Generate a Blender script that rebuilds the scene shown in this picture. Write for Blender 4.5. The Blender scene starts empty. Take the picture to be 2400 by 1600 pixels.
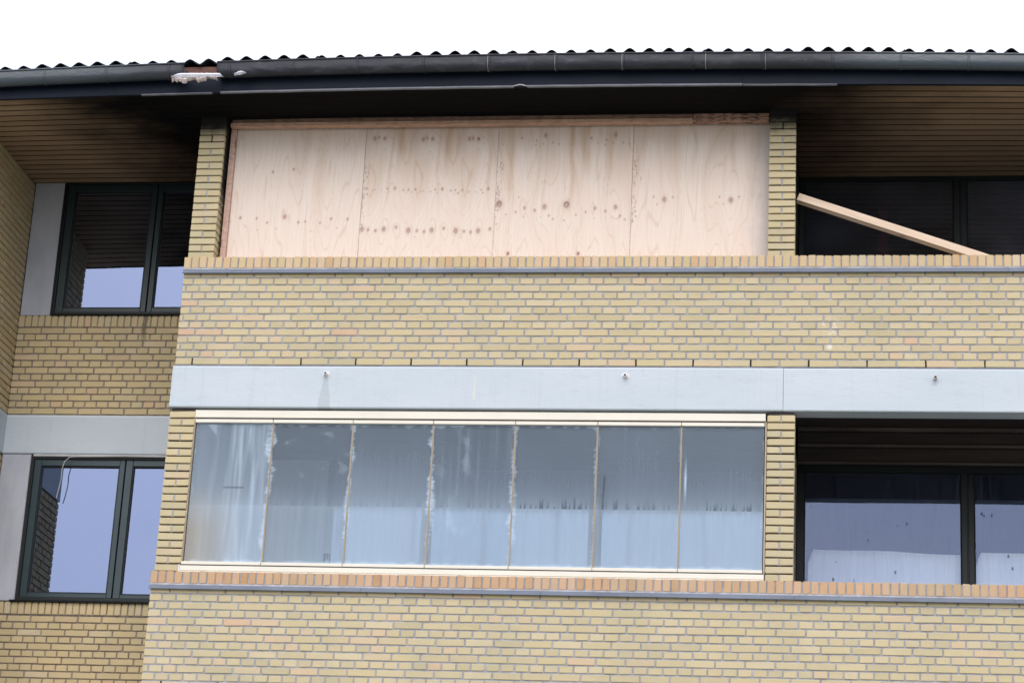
import bpy, bmesh, math, random
import numpy as np
from mathutils import Matrix, Vector, noise

random.seed(7)
rng = np.random.default_rng(11)
ZO = 8.01          # height of the upper concrete beam's top edge above the ground
S = bpy.context.scene
COL = S.collection

# ------------------------------------------------------------------ camera
cam_d = bpy.data.cameras.new('camera')
cam = bpy.data.objects.new('camera', cam_d)
COL.objects.link(cam)
P_, Y_, R_ = 0.33074263631583734, 0.15317225400391435, 0.05244739206521524
cp, sp, cy, sy = math.cos(P_), math.sin(P_), math.cos(Y_), math.sin(Y_)
fwd = Vector((-sy * cp, cy * cp, sp)); rt = Vector((cy, sy, 0)); up = rt.cross(fwd)
r2 = rt * math.cos(R_) + up * math.sin(R_)
u2 = -rt * math.sin(R_) + up * math.cos(R_)
M = Matrix((r2, u2, -fwd)).transposed().to_4x4()
M.translation = Vector((5.9008, -19.0926, -6.4126 + ZO))
cam.matrix_world = M
cam_d.sensor_width = 36.0
cam_d.lens = 5641.25 / 2400 * 36
cam_d.clip_end = 3000
S.camera = cam

# ------------------------------------------------------------------ world: bright overcast
W = bpy.data.worlds.new('World'); S.world = W; W.use_nodes = True
nt = W.node_tree; nt.nodes.clear()
N = nt.nodes.new; L = nt.links.new
out = N('ShaderNodeOutputWorld')
sky = N('ShaderNodeTexSky'); sky.sky_type = 'NISHITA'; sky.sun_disc = False
sky.sun_elevation = math.radians(42); sky.sun_rotation = math.radians(180)
sky.dust_density = 4; sky.air_density = 1.2
bg1 = N('ShaderNodeBackground'); bg1.inputs[1].default_value = 0.05
L(sky.outputs[0], bg1.inputs[0])
tc = N('ShaderNodeTexCoord')
nz = N('ShaderNodeTexNoise'); nz.inputs['Scale'].default_value = 4.5; nz.inputs['Detail'].default_value = 5
nz.inputs['Roughness'].default_value = 0.45
mp = N('ShaderNodeMapping'); mp.inputs['Scale'].default_value = (1, 1, 2.2)
L(tc.outputs['Generated'], mp.inputs[0]); L(mp.outputs[0], nz.inputs['Vector'])
cr = N('ShaderNodeValToRGB')
cr.color_ramp.elements[0].position = .30; cr.color_ramp.elements[0].color = (0.74, 0.86, 1.06, 1)
cr.color_ramp.elements[1].position = .62; cr.color_ramp.elements[1].color = (1.10, 1.05, 1.14, 1)
L(nz.outputs[0], cr.inputs[0])
bg2 = N('ShaderNodeBackground'); bg2.inputs[1].default_value = 0.98
L(cr.outputs[0], bg2.inputs[0])
ad = N('ShaderNodeAddShader'); L(bg1.outputs[0], ad.inputs[0]); L(bg2.outputs[0], ad.inputs[1])
L(ad.outputs[0], out.inputs[0])

sd = bpy.data.lights.new('sun', 'SUN'); sun = bpy.data.objects.new('sun', sd); COL.objects.link(sun)
sd.energy = 0.9; sd.angle = math.radians(50); sd.color = (1.0, .97, .93)
e, a = math.radians(42), math.radians(180)     # from in front of the facade, high
dirv = Vector((0, -math.cos(e), math.sin(e)))
sun.rotation_euler = dirv.to_track_quat('Z', 'Y').to_euler()
sun.location = (0, -30, 40)

S.view_settings.view_transform = 'Standard'; S.view_settings.look = 'None'
S.view_settings.exposure = 0.27; S.view_settings.gamma = 1.0
S.view_settings.use_curve_mapping = False

# ------------------------------------------------------------------ node helpers
def new_mat(name):
    m = bpy.data.materials.new(name); m.use_nodes = True
    t = m.node_tree; t.nodes.clear()
    o = t.nodes.new('ShaderNodeOutputMaterial')
    return m, t, o

class G:
    """tiny node-graph helper"""
    def __init__(s, t): s.t = t
    def n(s, ty, **kw):
        x = s.t.nodes.new(ty)
        for k, v in kw.items(): setattr(x, k, v)
        return x
    def put(s, sock, v):
        if isinstance(v, bpy.types.NodeSocket): s.t.links.new(v, sock)
        elif v is not None:
            if isinstance(v, (tuple, list)) and len(v) == 3 and sock.type == 'RGBA': v = (*v, 1)
            sock.default_value = v
    def math(s, op, a, b=None, c=None, clamp=False):
        x = s.n('ShaderNodeMath', operation=op, use_clamp=clamp)
        s.put(x.inputs[0], a); s.put(x.inputs[1], b)
        if c is not None: s.put(x.inputs[2], c)
        return x.outputs[0]
    def mix(s, f, a, b, blend='MIX'):
        x = s.n('ShaderNodeMix', data_type='RGBA', blend_type=blend)
        s.put(x.inputs[0], f); s.put(x.inputs[6], a); s.put(x.inputs[7], b)
        return x.outputs[2]
    def noise(s, vec, scale, detail=4, rough=.55, dist=0):
        x = s.n('ShaderNodeTexNoise')
        s.put(x.inputs['Vector'], vec); x.inputs['Scale'].default_value = scale
        x.inputs['Detail'].default_value = detail; x.inputs['Roughness'].default_value = rough
        x.inputs['Distortion'].default_value = dist
        return x.outputs[0]
    def pos(s): return s.n('ShaderNodeNewGeometry').outputs['Position']
    def map(s, vec, sc=(1, 1, 1), loc=(0, 0, 0)):
        x = s.n('ShaderNodeMapping'); s.put(x.inputs[0], vec)
        x.inputs['Scale'].default_value = sc; x.inputs['Location'].default_value = loc
        return x.outputs[0]
    def ramp(s, f, stops, interp='LINEAR'):
        x = s.n('ShaderNodeValToRGB'); x.color_ramp.interpolation = interp
        els = x.color_ramp.elements
        while len(els) < len(stops): els.new(0.5)
        for e_, (p, c) in zip(els, stops):
            e_.position = p; e_.color = (*c, 1) if len(c) == 3 else c
        s.put(x.inputs[0], f)
        return x.outputs[0]
    def sm(s, v, a, b, lo=0.0, hi=1.0):
        x = s.n('ShaderNodeMapRange', interpolation_type='SMOOTHSTEP')
        s.put(x.inputs[0], v)
        x.inputs[1].default_value = a; x.inputs[2].default_value = b
        x.inputs[3].default_value = lo; x.inputs[4].default_value = hi
        return x.outputs[0]
    def xyz(s, vec):
        x = s.n('ShaderNodeSeparateXYZ'); s.put(x.inputs[0], vec); return x.outputs
    def bump(s, h, strength=.3, dist=.01):
        x = s.n('ShaderNodeBump'); s.put(x.inputs['Height'], h)
        x.inputs['Strength'].default_value = strength; x.inputs['Distance'].default_value = dist
        return x.outputs[0]
    def pbsdf(s, col, rough=.8, normal=None, metallic=0, spec=.5):
        x = s.n('ShaderNodeBsdfPrincipled')
        s.put(x.inputs['Base Color'], col); s.put(x.inputs['Roughness'], rough)
        x.inputs['Metallic'].default_value = metallic
        x.inputs['Specular IOR Level'].default_value = spec
        if normal is not None: s.put(x.inputs['Normal'], normal)
        return x.outputs[0]
    def shmix(s, f, a, b):
        x = s.n('ShaderNodeMixShader'); s.put(x.inputs[0], f)
        s.t.links.new(a, x.inputs[1]); s.t.links.new(b, x.inputs[2]); return x.outputs[0]

def soot_factor(g, pos):
    """fire soot left around the burnt balcony's opening: 0 clean, 1 black (a deposit on the surfaces)"""
    x, y, z = g.xyz(pos)
    wob = g.noise(g.map(pos, (.9, 1.2, 1.2)), 1.6, 5, .6)
    wob = g.math('MULTIPLY', g.math('SUBTRACT', wob, .5), 1.3)
    yy = g.math('ADD', y, .52)
    lx = g.math('ADD', x, g.math('MULTIPLY', yy, -.38))      # left limit drifts right further in
    lx = g.math('ADD', lx, wob)
    left = g.sm(lx, -1.85, -.55)
    rx = g.math('ADD', x, g.math('MULTIPLY', yy, .55))
    rx = g.math('ADD', rx, wob)
    right = g.sm(rx, 5.4, 7.1, 1, 0)
    f = g.math('MULTIPLY', left, right)
    return f

MATS = {}
# ---- bricks
def brick_mat(name, kind, stuff):
    m, t, o = new_mat(name); g = G(t)
    if stuff:
        at = g.n('ShaderNodeAttribute', attribute_name='rnd', attribute_type='GEOMETRY'); rnd = at.outputs['Fac']
    else:
        rnd = g.n('ShaderNodeObjectInfo').outputs['Random']
    pos = g.pos()
    if kind == 'wall':
        stops = [(0, (.475, .415, .250)), (.14, (.530, .445, .275)), (.3, (.505, .440, .275)), (.45, (.555, .475, .300)), (.6, (.530, .455, .265)),
                 (.74, (.570, .495, .330)), (.86, (.455, .405, .260)), (.93, (.550, .455, .300)), (.985, (.580, .445, .295)), (1, (.58, .39, .265))]
    elif kind == 'coping':
        stops = [(0, (.55, .40, .22)), (.25, (.60, .45, .27)), (.5, (.54, .43, .24)), (.7, (.62, .46, .31)), (.85, (.55, .35, .18)), (1, (.61, .49, .34))]
    elif kind == 'copinglow':
        stops = [(0, (.47, .30, .18)), (.25, (.53, .33, .19)), (.5, (.50, .34, .22)), (.7, (.57, .37, .25)), (.85, (.44, .26, .14)), (1, (.54, .39, .28))]
    else:  # recess
        stops = [(0, (.54, .44, .25)), (.2, (.57, .455, .25)), (.4, (.54, .43, .25)), (.6, (.60, .48, .28)), (.8, (.56, .455, .255)),
                 (.9, (.61, .52, .36)), (.95, (.62, .42, .25)), (1, (.47, .40, .24))]
    col = g.ramp(rnd, stops)
    n1 = g.noise(pos, 9, 5, .6)
    col = g.mix(g.math('MULTIPLY', g.sm(n1, .35, .75), .22), col, (.60, .46, .30) if kind != 'recess' else (.58, .43, .27))
    n2 = g.noise(pos, 70, 4, .7)
    col = g.mix(g.math('MULTIPLY', g.sm(n2, .45, .8), .35), col, (.36, .30, .19))
    n3 = g.noise(g.map(pos, (1, 1, .6)), .9, 5, .65)
    col = g.mix(g.math('MULTIPLY', g.sm(n3, .42, .70), .42), col, (.37, .35, .235))
    # pale mortar smears
    n4 = g.noise(g.map(pos, (1, 1, 1.6), (3, 1, 7)), 14, 5, .7)
    col = g.mix(g.math('MULTIPLY', g.sm(n4, .66, .8), .55), col, (.60, .57, .54))
    if kind == 'wall':
        # chalky white splash marks on the right of the upper parapet
        v = g.n('ShaderNodeVectorMath', operation='DISTANCE'); t.links.new(pos, v.inputs[0])
        v.inputs[1].default_value = (5.625, 0, ZO + .36)
        mk = g.math('MULTIPLY', g.sm(v.outputs['Value'], .02, .13, 1, 0), g.sm(g.noise(pos, 28, 3, .6, 1.2), .52, .62))
        v2 = g.n('ShaderNodeVectorMath', operation='DISTANCE'); t.links.new(pos, v2.inputs[0])
        v2.inputs[1].default_value = (5.626, 0, ZO + .178)
        mk = g.math('MAXIMUM', mk, g.sm(v2.outputs['Value'], .012, .03, 1, 0))
        col = g.mix(g.math('MULTIPLY', mk, .55), col, (.80, .80, .82))
    if kind == 'recess':      # dirty run-off under the window joint
        px, py, pz = g.xyz(pos)
        dd = g.math('ABSOLUTE', g.math('ADD', g.math('ADD', px, .768), g.math('MULTIPLY', g.math('SUBTRACT', n1, .5), .05)))
        dr = g.math('MULTIPLY', g.sm(dd, .008, .035, 1, 0), g.math('MULTIPLY', g.sm(pz, ZO + .66, ZO + .86), g.math('GREATER_THAN', py, 1.2)))
        col = g.mix(g.math('MULTIPLY', dr, .7), col, (.07, .06, .04))
    # soot just under the burnt soffit
    z = g.xyz(pos)[2]
    sz = g.math('ADD', z, g.math('MULTIPLY', g.math('SUBTRACT', n1, .5), .16))
    xx = g.xyz(pos)[0]
    st = g.math('MULTIPLY', g.sm(sz, ZO + 2.08, ZO + 2.27), g.math('MULTIPLY', g.sm(xx, -.5, -.1), g.sm(xx, 5.6, 6.2, 1, 0)))
    if kind == 'wall':
        # sooty inner sides of the pillars
        y = g.xyz(pos)[1]
        side = g.math('MULTIPLY', g.sm(y, .03, .05), g.sm(sz, ZO + 1.25, ZO + 1.75))
        st = g.math('MAXIMUM', st, g.math('MULTIPLY', side, .97))
    col = g.mix(st, col, (.012, .011, .011))
    h = g.math('ADD', n2, g.math('MULTIPLY', n1, .6))
    t.links.new(g.pbsdf(col, .85, g.bump(h, .35, .004), spec=.25), o.inputs[0])
    return m
for k in ('wall', 'coping', 'copinglow', 'recess'):
    MATS[k] = brick_mat('brick_' + k, k, False); MATS[k + '_s'] = brick_mat('brick_joined_' + k, k, True)

def simple_mat(name, col, rough=.7, bump=None, var=.2, scale=6, metallic=0, spec=.5, stretch=(1, 1, 1), dark=None):
    m, t, o = new_mat(name); g = G(t); pos = g.map(g.pos(), stretch)
    n = g.noise(pos, scale, 5, .6)
    d = dark or tuple(c * (1 - var) for c in col); l = tuple(min(1, c * (1 + var * .6)) for c in col)
    c = g.ramp(n, [(.3, d), (.7, l)])
    nb = g.noise(pos, scale * 12, 4, .6)
    nrm = g.bump(nb, bump or .1, .004)
    t.links.new(g.pbsdf(c, rough, nrm, metallic, spec), o.inputs[0])
    MATS[name] = m
    return m

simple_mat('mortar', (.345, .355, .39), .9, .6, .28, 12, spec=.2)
simple_mat('mortar_dark', (.27, .235, .21), .95, .6, .3, 12, spec=.1)  # darker mortar: shade of the recess wall's joints put into the colour
simple_mat('mortar_shaded', (.07, .06, .055), .95, .5, .3, 12, spec=.1)  # pillar core near black: shadow of its deep level joints put into colour
simple_mat('render_soot', (.03, .027, .025), .9, .4, .3, 8, spec=.1)
simple_mat('recess_metal', (.008, .024, .029), .38, .05, .15, 5, spec=.5)
simple_mat('frame_dark', (.003, .008, .010), .5, .05, .15, 5, spec=.4)
simple_mat('sash_blue', (.015, .040, .052), .35, .05, .15, 5)
simple_mat('spacer', (.42, .43, .44), .4)
simple_mat('gasket', (.004, .005, .006), .6)
simple_mat('grey_panel_mat', (.44, .465, .53), .75, .3, .16, 4, stretch=(1, 1, .4))
simple_mat('fascia_mat', (.007, .012, .024), .5, .08, .35, 2, spec=.12, stretch=(.5, 1, 1))
simple_mat('fascia_edge', (.15, .165, .20), .5, .1, .3, 9)
simple_mat('fascia_wood', (.16, .075, .06), .8, .3, .3, 9)
simple_mat('zinc', (.15, .18, .24), .6, .15, .22, 5, spec=.5, stretch=(.5, 1, 1))
simple_mat('cream', (.70, .67, .58), .4, .03, .05, 3)
simple_mat('tan_profile', (.40, .33, .24), .5, .05, .12, 5)
simple_mat('roof_cement', (.035, .038, .045), .9, .5, .4, 7, spec=.2)
simple_mat('white_lining', (.72, .72, .80), .6, .5, .15, 12)
simple_mat('torn_foam', (.55, .48, .46), .9, .6, .45, 30)
simple_mat('slab_brown', (.060, .048, .042), .85, .4, .35, 4, stretch=(.3, 1, 3))
simple_mat('groove_dirt_shade', (.016, .012, .009), .95, .2, .3, 8, spec=.05)  # board edges coloured dark: shade of the grooves put in, with ingrained dirt
simple_mat('slab_trim', (.14, .12, .105), .8, .3, .35, 4, stretch=(.4, 1, 1))
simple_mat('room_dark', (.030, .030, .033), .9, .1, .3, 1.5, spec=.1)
simple_mat('inner_wall', (.40, .37, .32), .9, .2, .12, 2)
simple_mat('sheet_cloth', (.80, .87, .90), .9, .2, .08, 3, stretch=(1, 1, .3))
simple_mat('red_cloth', (.20, .008, .015), .9, .2, .3, 4)
simple_mat('tile_grass', (.10, .12, .06), .95, .6, .4, .8)
simple_mat('bounce_paving', (.27, .265, .25), .95, .6, .3, 3)  # unseen pavement, coloured pale to bounce light up to soffit and recess
simple_mat('pipe_white', (.80, .80, .80), .5)
simple_mat('black_hole', (.004, .004, .004), .9)
simple_mat('cable_grey', (.45, .45, .45), .5)
simple_mat('clip_metal', (.34, .34, .35), .45, .2, .3, 20)

# ---- concrete beam, painted
m, t, o = new_mat('beam_paint'); g = G(t); pos = g.pos()
c0 = g.ramp(g.noise(g.map(pos, (.5, 1, 2)), 1.6, 6, .6), [(.3, (.465, .535, .585)), (.7, (.515, .575, .625))])
stn = g.noise(g.map(pos, (1, 1, 3)), 5, 6, .7)
c0 = g.mix(g.math('MULTIPLY', g.sm(stn, .5, .75), .3), c0, (.38, .42, .455))
run = g.noise(g.map(pos, (9, 1, .5)), 2.2, 5, .7)
c0 = g.mix(g.math('MULTIPLY', g.sm(run, .52, .72), .22), c0, (.37, .41, .43))
pit = g.noise(g.map(pos, (1, 1, 2)), 55, 3, .6)
c0 = g.mix(g.math('MULTIPLY', g.sm(pit, .66, .76), .35), c0, (.30, .33, .36))
x, y, z = g.xyz(pos)
def streak(x0, w, z0, z1, col, amt, c):
    d = g.math('ABSOLUTE', g.math('SUBTRACT', x, x0))
    wz = g.sm(z, z0, z1, w * 1.6, w * .55)
    nn = g.math('MULTIPLY', g.noise(g.map(pos, (8, 1, 1)), 6, 3), .6)
    f = g.math('MULTIPLY', g.math('LESS_THAN', d, g.math('MULTIPLY', wz, g.math('ADD', nn, .7))), g.math('MULTIPLY', g.math('LESS_THAN', z, z1), g.math('GREATER_THAN', z, z0)))
    return g.mix(g.math('MULTIPLY', f, amt), c, col)
c0 = streak(1.367, .035, ZO - .40, ZO - .10, (.36, .41, .44), .55, c0)
c0 = streak(2.655, .006, ZO - .30, ZO - .08, (.74, .70, .50), .6, c0)
c0 = streak(2.62, .07, ZO - .39, ZO - .05, (.48, .53, .58), .35, c0)
c0 = streak(6.48, .014, ZO - .16, ZO - .10, (.36, .39, .42), .35, c0)
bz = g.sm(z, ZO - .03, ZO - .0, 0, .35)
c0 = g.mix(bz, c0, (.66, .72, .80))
hh = g.math('ADD', g.noise(g.map(pos, (1, 1, 2.5)), 18, 6, .7), g.math('MULTIPLY', g.noise(pos, 3, 3), 2))
t.links.new(g.pbsdf(c0, .65, g.bump(hh, .35, .006), spec=.4), o.inputs[0]); MATS['beam'] = m

# ---- soffit boards: brown stained wood, burnt black in the middle
m, t, o = new_mat('soffit_wood'); g = G(t); pos = g.pos()
rnd = g.n('ShaderNodeObjectInfo').outputs['Random']
gr = g.noise(g.map(pos, (1.2, 14, 1)), 3, 4, .5)
c0 = g.ramp(g.math('ADD', g.math('MULTIPLY', gr, .7), g.math('MULTIPLY', rnd, .3)), [(.25, (.30, .20, .125)), (.75, (.42, .29, .185))])
c0 = g.mix(g.math('MULTIPLY', g.sm(g.noise(pos, 1.2, 5, .65), .4, .75), .45), c0, (.24, .165, .105))
st = soot_factor(g, pos)
c0 = g.mix(g.math('POWER', st, .6), c0, (.0022, .0022, .003))
t.links.new(g.pbsdf(c0, g.math('ADD', .55, g.math('MULTIPLY', st, .35)), g.bump(gr, .3, .003), spec=.12), o.inputs[0]); MATS['soffit'] = m

# ---- gutter: dark plastic, dull and sooty over the fire
m, t, o = new_mat('gutter_plastic'); g = G(t); pos = g.pos()
x, y, z = g.xyz(pos)
mid = g.math('MULTIPLY', g.sm(x, -1.2, .2), g.sm(x, 5.4, 6.2, 1, 0))
n1 = g.noise(g.map(pos, (1, 1, 3)), 4.5, 6, .68, .5)
c0 = g.mix(mid, (.052, .070, .088), (.016, .019, .029))
c0 = g.mix(g.math('MULTIPLY', g.math('MULTIPLY', g.sm(n1, .50, .68), mid), .6), c0, (.07, .072, .092))
c0 = g.mix(g.math('MULTIPLY', g.sm(g.noise(pos, 30, 4, .7), .6, .8), .4), c0, (.15, .15, .16))
t.links.new(g.pbsdf(c0, g.math('ADD', .34, g.math('MULTIPLY', mid, .28)), g.bump(n1, .5, .012), spec=.6), o.inputs[0]); MATS['gutter'] = m

# ---- plywood (grain pattern stored as mesh attribute plus fine noise)
m, t, o = new_mat('plywood'); g = G(t); pos = g.pos()
at = g.n('ShaderNodeAttribute', attribute_name='wood', attribute_type='GEOMETRY')
r_, g_, b_ = g.xyz(at.outputs['Vector'])
fine = g.noise(g.map(pos, (40, 1, 1.2)), 3, 5, .6)
c0 = g.mix(g.math('MULTIPLY', g.sm(fine, .35, .75), .5), (.765, .665, .59), (.665, .55, .465))
c0 = g.mix(r_, c0, (.55, .385, .26))
pk = g.noise(g.map(pos, (3, 1, 1.2)), 2, 4)
c0 = g.mix(g.math('MULTIPLY', g.sm(pk, .45, .7), .4), c0, (.74, .59, .51))
c0 = g.mix(b_, c0, (.38, .215, .175))
c0 = g.mix(g_, c0, (.10, .065, .05))
x, y, z = g.xyz(pos)
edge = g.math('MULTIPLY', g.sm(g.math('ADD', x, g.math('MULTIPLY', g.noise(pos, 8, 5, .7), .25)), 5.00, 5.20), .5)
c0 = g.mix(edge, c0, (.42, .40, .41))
tp = g.math('MULTIPLY', g.sm(g.math('ADD', z, g.math('MULTIPLY', g.math('SUBTRACT', pk, .5), .3)), ZO + 2.00, ZO + 2.30), .30)  # boards coloured darker towards the top, adding to the shade under the eave
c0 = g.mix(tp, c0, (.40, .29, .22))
t.links.new(g.pbsdf(c0, .75, g.bump(fine, .12, .002), spec=.25), o.inputs[0]); MATS['plywood'] = m

# ---- fresh sawn timber
def timber_mat(name, base, dk, axis, smut=0):
    m, t, o = new_mat(name); g = G(t)
    tc = g.n('ShaderNodeTexCoord').outputs['Object']
    sc = {'x': (1.5, 30, 30), 'z': (30, 30, 1.5)}[axis]
    gr = g.noise(g.map(tc, sc), 2, 5, .6)
    c = g.ramp(gr, [(.3, dk), (.7, base)])
    kn = g.n('ShaderNodeTexVoronoi'); kn.inputs['Scale'].default_value = 1
    t.links.new(g.map(tc, (2.2, 9, 9) if axis == 'x' else (9, 9, 2.2)), kn.inputs['Vector'])
    c = g.mix(g.sm(kn.outputs['Distance'], .10, .16, .8, 0), c, (.26, .12, .07))
    if smut:
        s_ = g.noise(g.map(tc, (2, 5, 5)), 6, 6, .75)
        c = g.mix(g.math('MULTIPLY', g.sm(s_, .44, .6), smut), c, (.022, .016, .013))
    t.links.new(g.pbsdf(c, .75, g.bump(gr, .2, .002), spec=.25), o.inputs[0]); MATS[name] = m
timber_mat('timber', (.64, .42, .30), (.50, .30, .21), 'x', .22)
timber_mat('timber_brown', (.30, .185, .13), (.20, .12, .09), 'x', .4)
timber_mat('timber_sooty', (.55, .33, .24), (.40, .23, .17), 'x', .8)
timber_mat('timber_up', (.66, .47, .39), (.54, .36, .29), 'z', .25)
timber_mat('plank_wood', (.74, .60, .47), (.62, .48, .36), 'x')

# ---- coated window glass: bluish sky reflection over a dark room
def glass_mat(name, refl, tint, trans, rough=.01, haze=0.0):
    m, t, o = new_mat(name); g = G(t); pos = g.pos()
    tr = g.n('ShaderNodeBsdfTransparent'); g.put(tr.inputs[0], trans)
    gl = g.n('ShaderNodeBsdfGlossy'); g.put(gl.inputs['Color'], tint); gl.inputs['Roughness'].default_value = rough
    wob = g.noise(pos, 1.3, 2, .4)
    t.links.new(g.bump(wob, .12, .006), gl.inputs['Normal'])
    lw = g.n('ShaderNodeLayerWeight'); lw.inputs[0].default_value = .35
    f = g.math('ADD', refl, g.math('MULTIPLY', lw.outputs['Fresnel'], .55), clamp=True)
    sh = g.shmix(f, tr.outputs[0], gl.outputs[0])
    if haze:
        dn = g.noise(g.map(pos, (14, 1, 1) if name != 'glass_dark' else (.4, 1, .5)), 3 if name != 'glass_dark' else 1, 5, .65)
        dots = g.n('ShaderNodeTexVoronoi'); dots.inputs['Scale'].default_value = 1
        t.links.new(g.map(pos, (16, 1, 9)), dots.inputs['Vector'])
        blob = g.math('MULTIPLY', g.sm(dots.outputs['Distance'], .10, .2, 1, 0), g.sm(g.noise(g.map(pos, (1, 1, 1), (2, 0, 5)), 3.2, 2), .53, .60))
        df = g.n('ShaderNodeBsdfDiffuse'); df.inputs[0].default_value = (.42, .46, .62, 1)
        ff = g.math('MULTIPLY', g.sm(dn, .25, .8), haze)
        sh = g.shmix(ff, sh, df.outputs[0])
        dk = g.n('ShaderNodeBsdfDiffuse'); dk.inputs[0].default_value = (.05, .06, .10, 1)
        sh = g.shmix(g.math('MULTIPLY', blob, .7 if name == 'glass_right' else 0.0), sh, dk.outputs[0])
    t.links.new(sh, o.inputs[0]); MATS[name] = m
glass_mat('glass_left', .31, (.52, .65, 1.0), (.30, .34, .36), .012)
glass_mat('glass_dark', .10, (.72, .78, .9), (.45, .47, .5), .02, .22)  # even grey haze put on these panes to lift their darkness
glass_mat('glass_right', .13, (.50, .64, 1.0), (.96, .97, .98), .02, .10)
glass_mat('glass_mid', .40, (.84, .93, 1.0), (.5, .55, .6), .09, .3)

# ---- frosted, wet balcony glazing
m, t, o = new_mat('glass_frosted'); g = G(t); pos = g.pos()
at = g.n('ShaderNodeAttribute', attribute_name='frost', attribute_type='GEOMETRY')
hz, fr, br = g.xyz(at.outputs['Vector'])
tr = g.n('ShaderNodeBsdfTransparent'); tr.inputs[0].default_value = (.74, .86, 1.0, 1)
df = g.n('ShaderNodeBsdfDiffuse'); g.put(df.inputs[0], g.mix(br, (.50, .63, .78), (.52, .50, .44)))
tl = g.n('ShaderNodeBsdfTranslucent'); tl.inputs[0].default_value = (.42, .52, .64, 1)
veil = g.shmix(.35, df.outputs[0], tl.outputs[0])
w = g.n('ShaderNodeBsdfDiffuse'); w.inputs[0].default_value = (.58, .72, .86, 1)
gl = g.n('ShaderNodeBsdfGlossy'); gl.inputs['Color'].default_value = (.72, .84, 1, 1); gl.inputs['Roughness'].default_value = .06
lw = g.n('ShaderNodeLayerWeight'); lw.inputs[0].default_value = .3
fine = g.noise(g.map(pos, (60, 1, 2.2)), 2, 4, .6)
hz2 = g.math('MULTIPLY', hz, g.math('ADD', .90, g.math('MULTIPLY', fine, .20)), clamp=True)
sh = g.shmix(hz2, tr.outputs[0], veil)
sh = g.shmix(g.math('MULTIPLY', lw.outputs['Fresnel'], .8), sh, gl.outputs[0])
fr2 = g.math('MULTIPLY', fr, g.math('ADD', .55, g.math('MULTIPLY', g.noise(pos, 45, 5, .7), .8)), clamp=True)
sh = g.shmix(fr2, sh, w.outputs[0])
t.links.new(sh, o.inputs[0]); MATS['glass_frosted'] = m

# ------------------------------------------------------------------ object helpers
def mesh_obj(name, verts, faces, mat, parent=None, smooth=False, loc=None, uvrnd=None):
    me = bpy.data.meshes.new(name); me.from_pydata([tuple(v) for v in verts], [], faces); me.update()
    me.materials.append(MATS[mat])
    if smooth:
        for p in me.polygons: p.use_smooth = True
    ob = bpy.data.objects.new(name, me); COL.objects.link(ob)
    if parent: ob.parent = parent
    if loc: ob.location = loc
    return ob

def empty(name, loc=(0, 0, 0), parent=None):
    o = bpy.data.objects.new(name, None); COL.objects.link(o); o.location = loc
    o.empty_display_size = .2
    if parent: o.parent = parent
    return o

def tag(o, label=None, cat=None, group=None, kind=None):
    if label: o['label'] = label
    if cat: o['category'] = cat
    if group: o['group'] = group
    if kind: o['kind'] = kind
    return o

class MB:
    def __init__(s): s.v = []; s.f = []
    def quadbox(s, pts, faces):
        b = len(s.v); s.v += pts; s.f += [tuple(i + b for i in f) for f in faces]
    def box(s, x0, x1, y0, y1, z0, z1, c=0.0):
        """box; c>0 chamfers the four long front edges (front = -Y)"""
        z0 += ZO; z1 += ZO
        if c <= 0:
            pts = [(x0, y0, z0), (x1, y0, z0), (x1, y1, z0), (x0, y1, z0), (x0, y0, z1), (x1, y0, z1), (x1, y1, z1), (x0, y1, z1)]
            s.quadbox(pts, [(0, 3, 2, 1), (4, 5, 6, 7), (0, 1, 5, 4), (1, 2, 6, 5), (2, 3, 7, 6), (3, 0, 4, 7)])
        else:
            pts = [(x0 + c, y0, z0 + c), (x1 - c, y0, z0 + c), (x1 - c, y0, z1 - c), (x0 + c, y0, z1 - c),
                   (x0, y0 + c, z0), (x1, y0 + c, z0), (x1, y0 + c, z1), (x0, y0 + c, z1),
                   (x0, y1, z0), (x1, y1, z0), (x1, y1, z1), (x0, y1, z1)]
            f = [(0, 1, 2, 3), (0, 4, 5, 1), (1, 5, 6, 2), (2, 6, 7, 3), (3, 7, 4, 0),
                 (4, 8, 9, 5), (5, 9, 10, 6), (6, 10, 11, 7), (7, 11, 8, 4), (11, 10, 9, 8)]
            s.quadbox(pts, f)
        return s
    def bent(s, prof, x0, x1, fn):
        """prism in short lengths whose height follows fn(x, y)"""
        m = max(1, int((x1 - x0) / .35)); n = len(prof); b = len(s.v)
        for k in range(m + 1):
            x = x0 + (x1 - x0) * k / m
            s.v += [(x, y, z + ZO + fn(x, y)) for y, z in prof]
        for k in range(m):
            for i in range(n):
                j = (i + 1) % n; s.f.append((b + k * n + i, b + k * n + j, b + (k + 1) * n + j, b + (k + 1) * n + i))
        s.f.append(tuple(b + i for i in reversed(range(n)))); s.f.append(tuple(b + m * n + i for i in range(n)))
        return s
    def prism(s, prof, x0, x1):
        """profile of (y, z) points extruded along X"""
        n = len(prof); b = len(s.v)
        s.v += [(x0, y, z + ZO) for y, z in prof] + [(x1, y, z + ZO) for y, z in prof]
        for i in range(n):
            j = (i + 1) % n; s.f.append((b + i, b + j, b + n + j, b + n + i))
        s.f.append(tuple(b + i for i in reversed(range(n)))); s.f.append(tuple(b + n + i for i in range(n)))
        return s
    def build(s, name, mat, parent=None, smooth=False):
        ob = mesh_obj(name, s.v, s.f, mat, parent, smooth)
        bm = bmesh.new(); bm.from_mesh(ob.data); bmesh.ops.recalc_face_normals(bm, faces=bm.faces); bm.to_mesh(ob.data); bm.free()
        return ob

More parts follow.
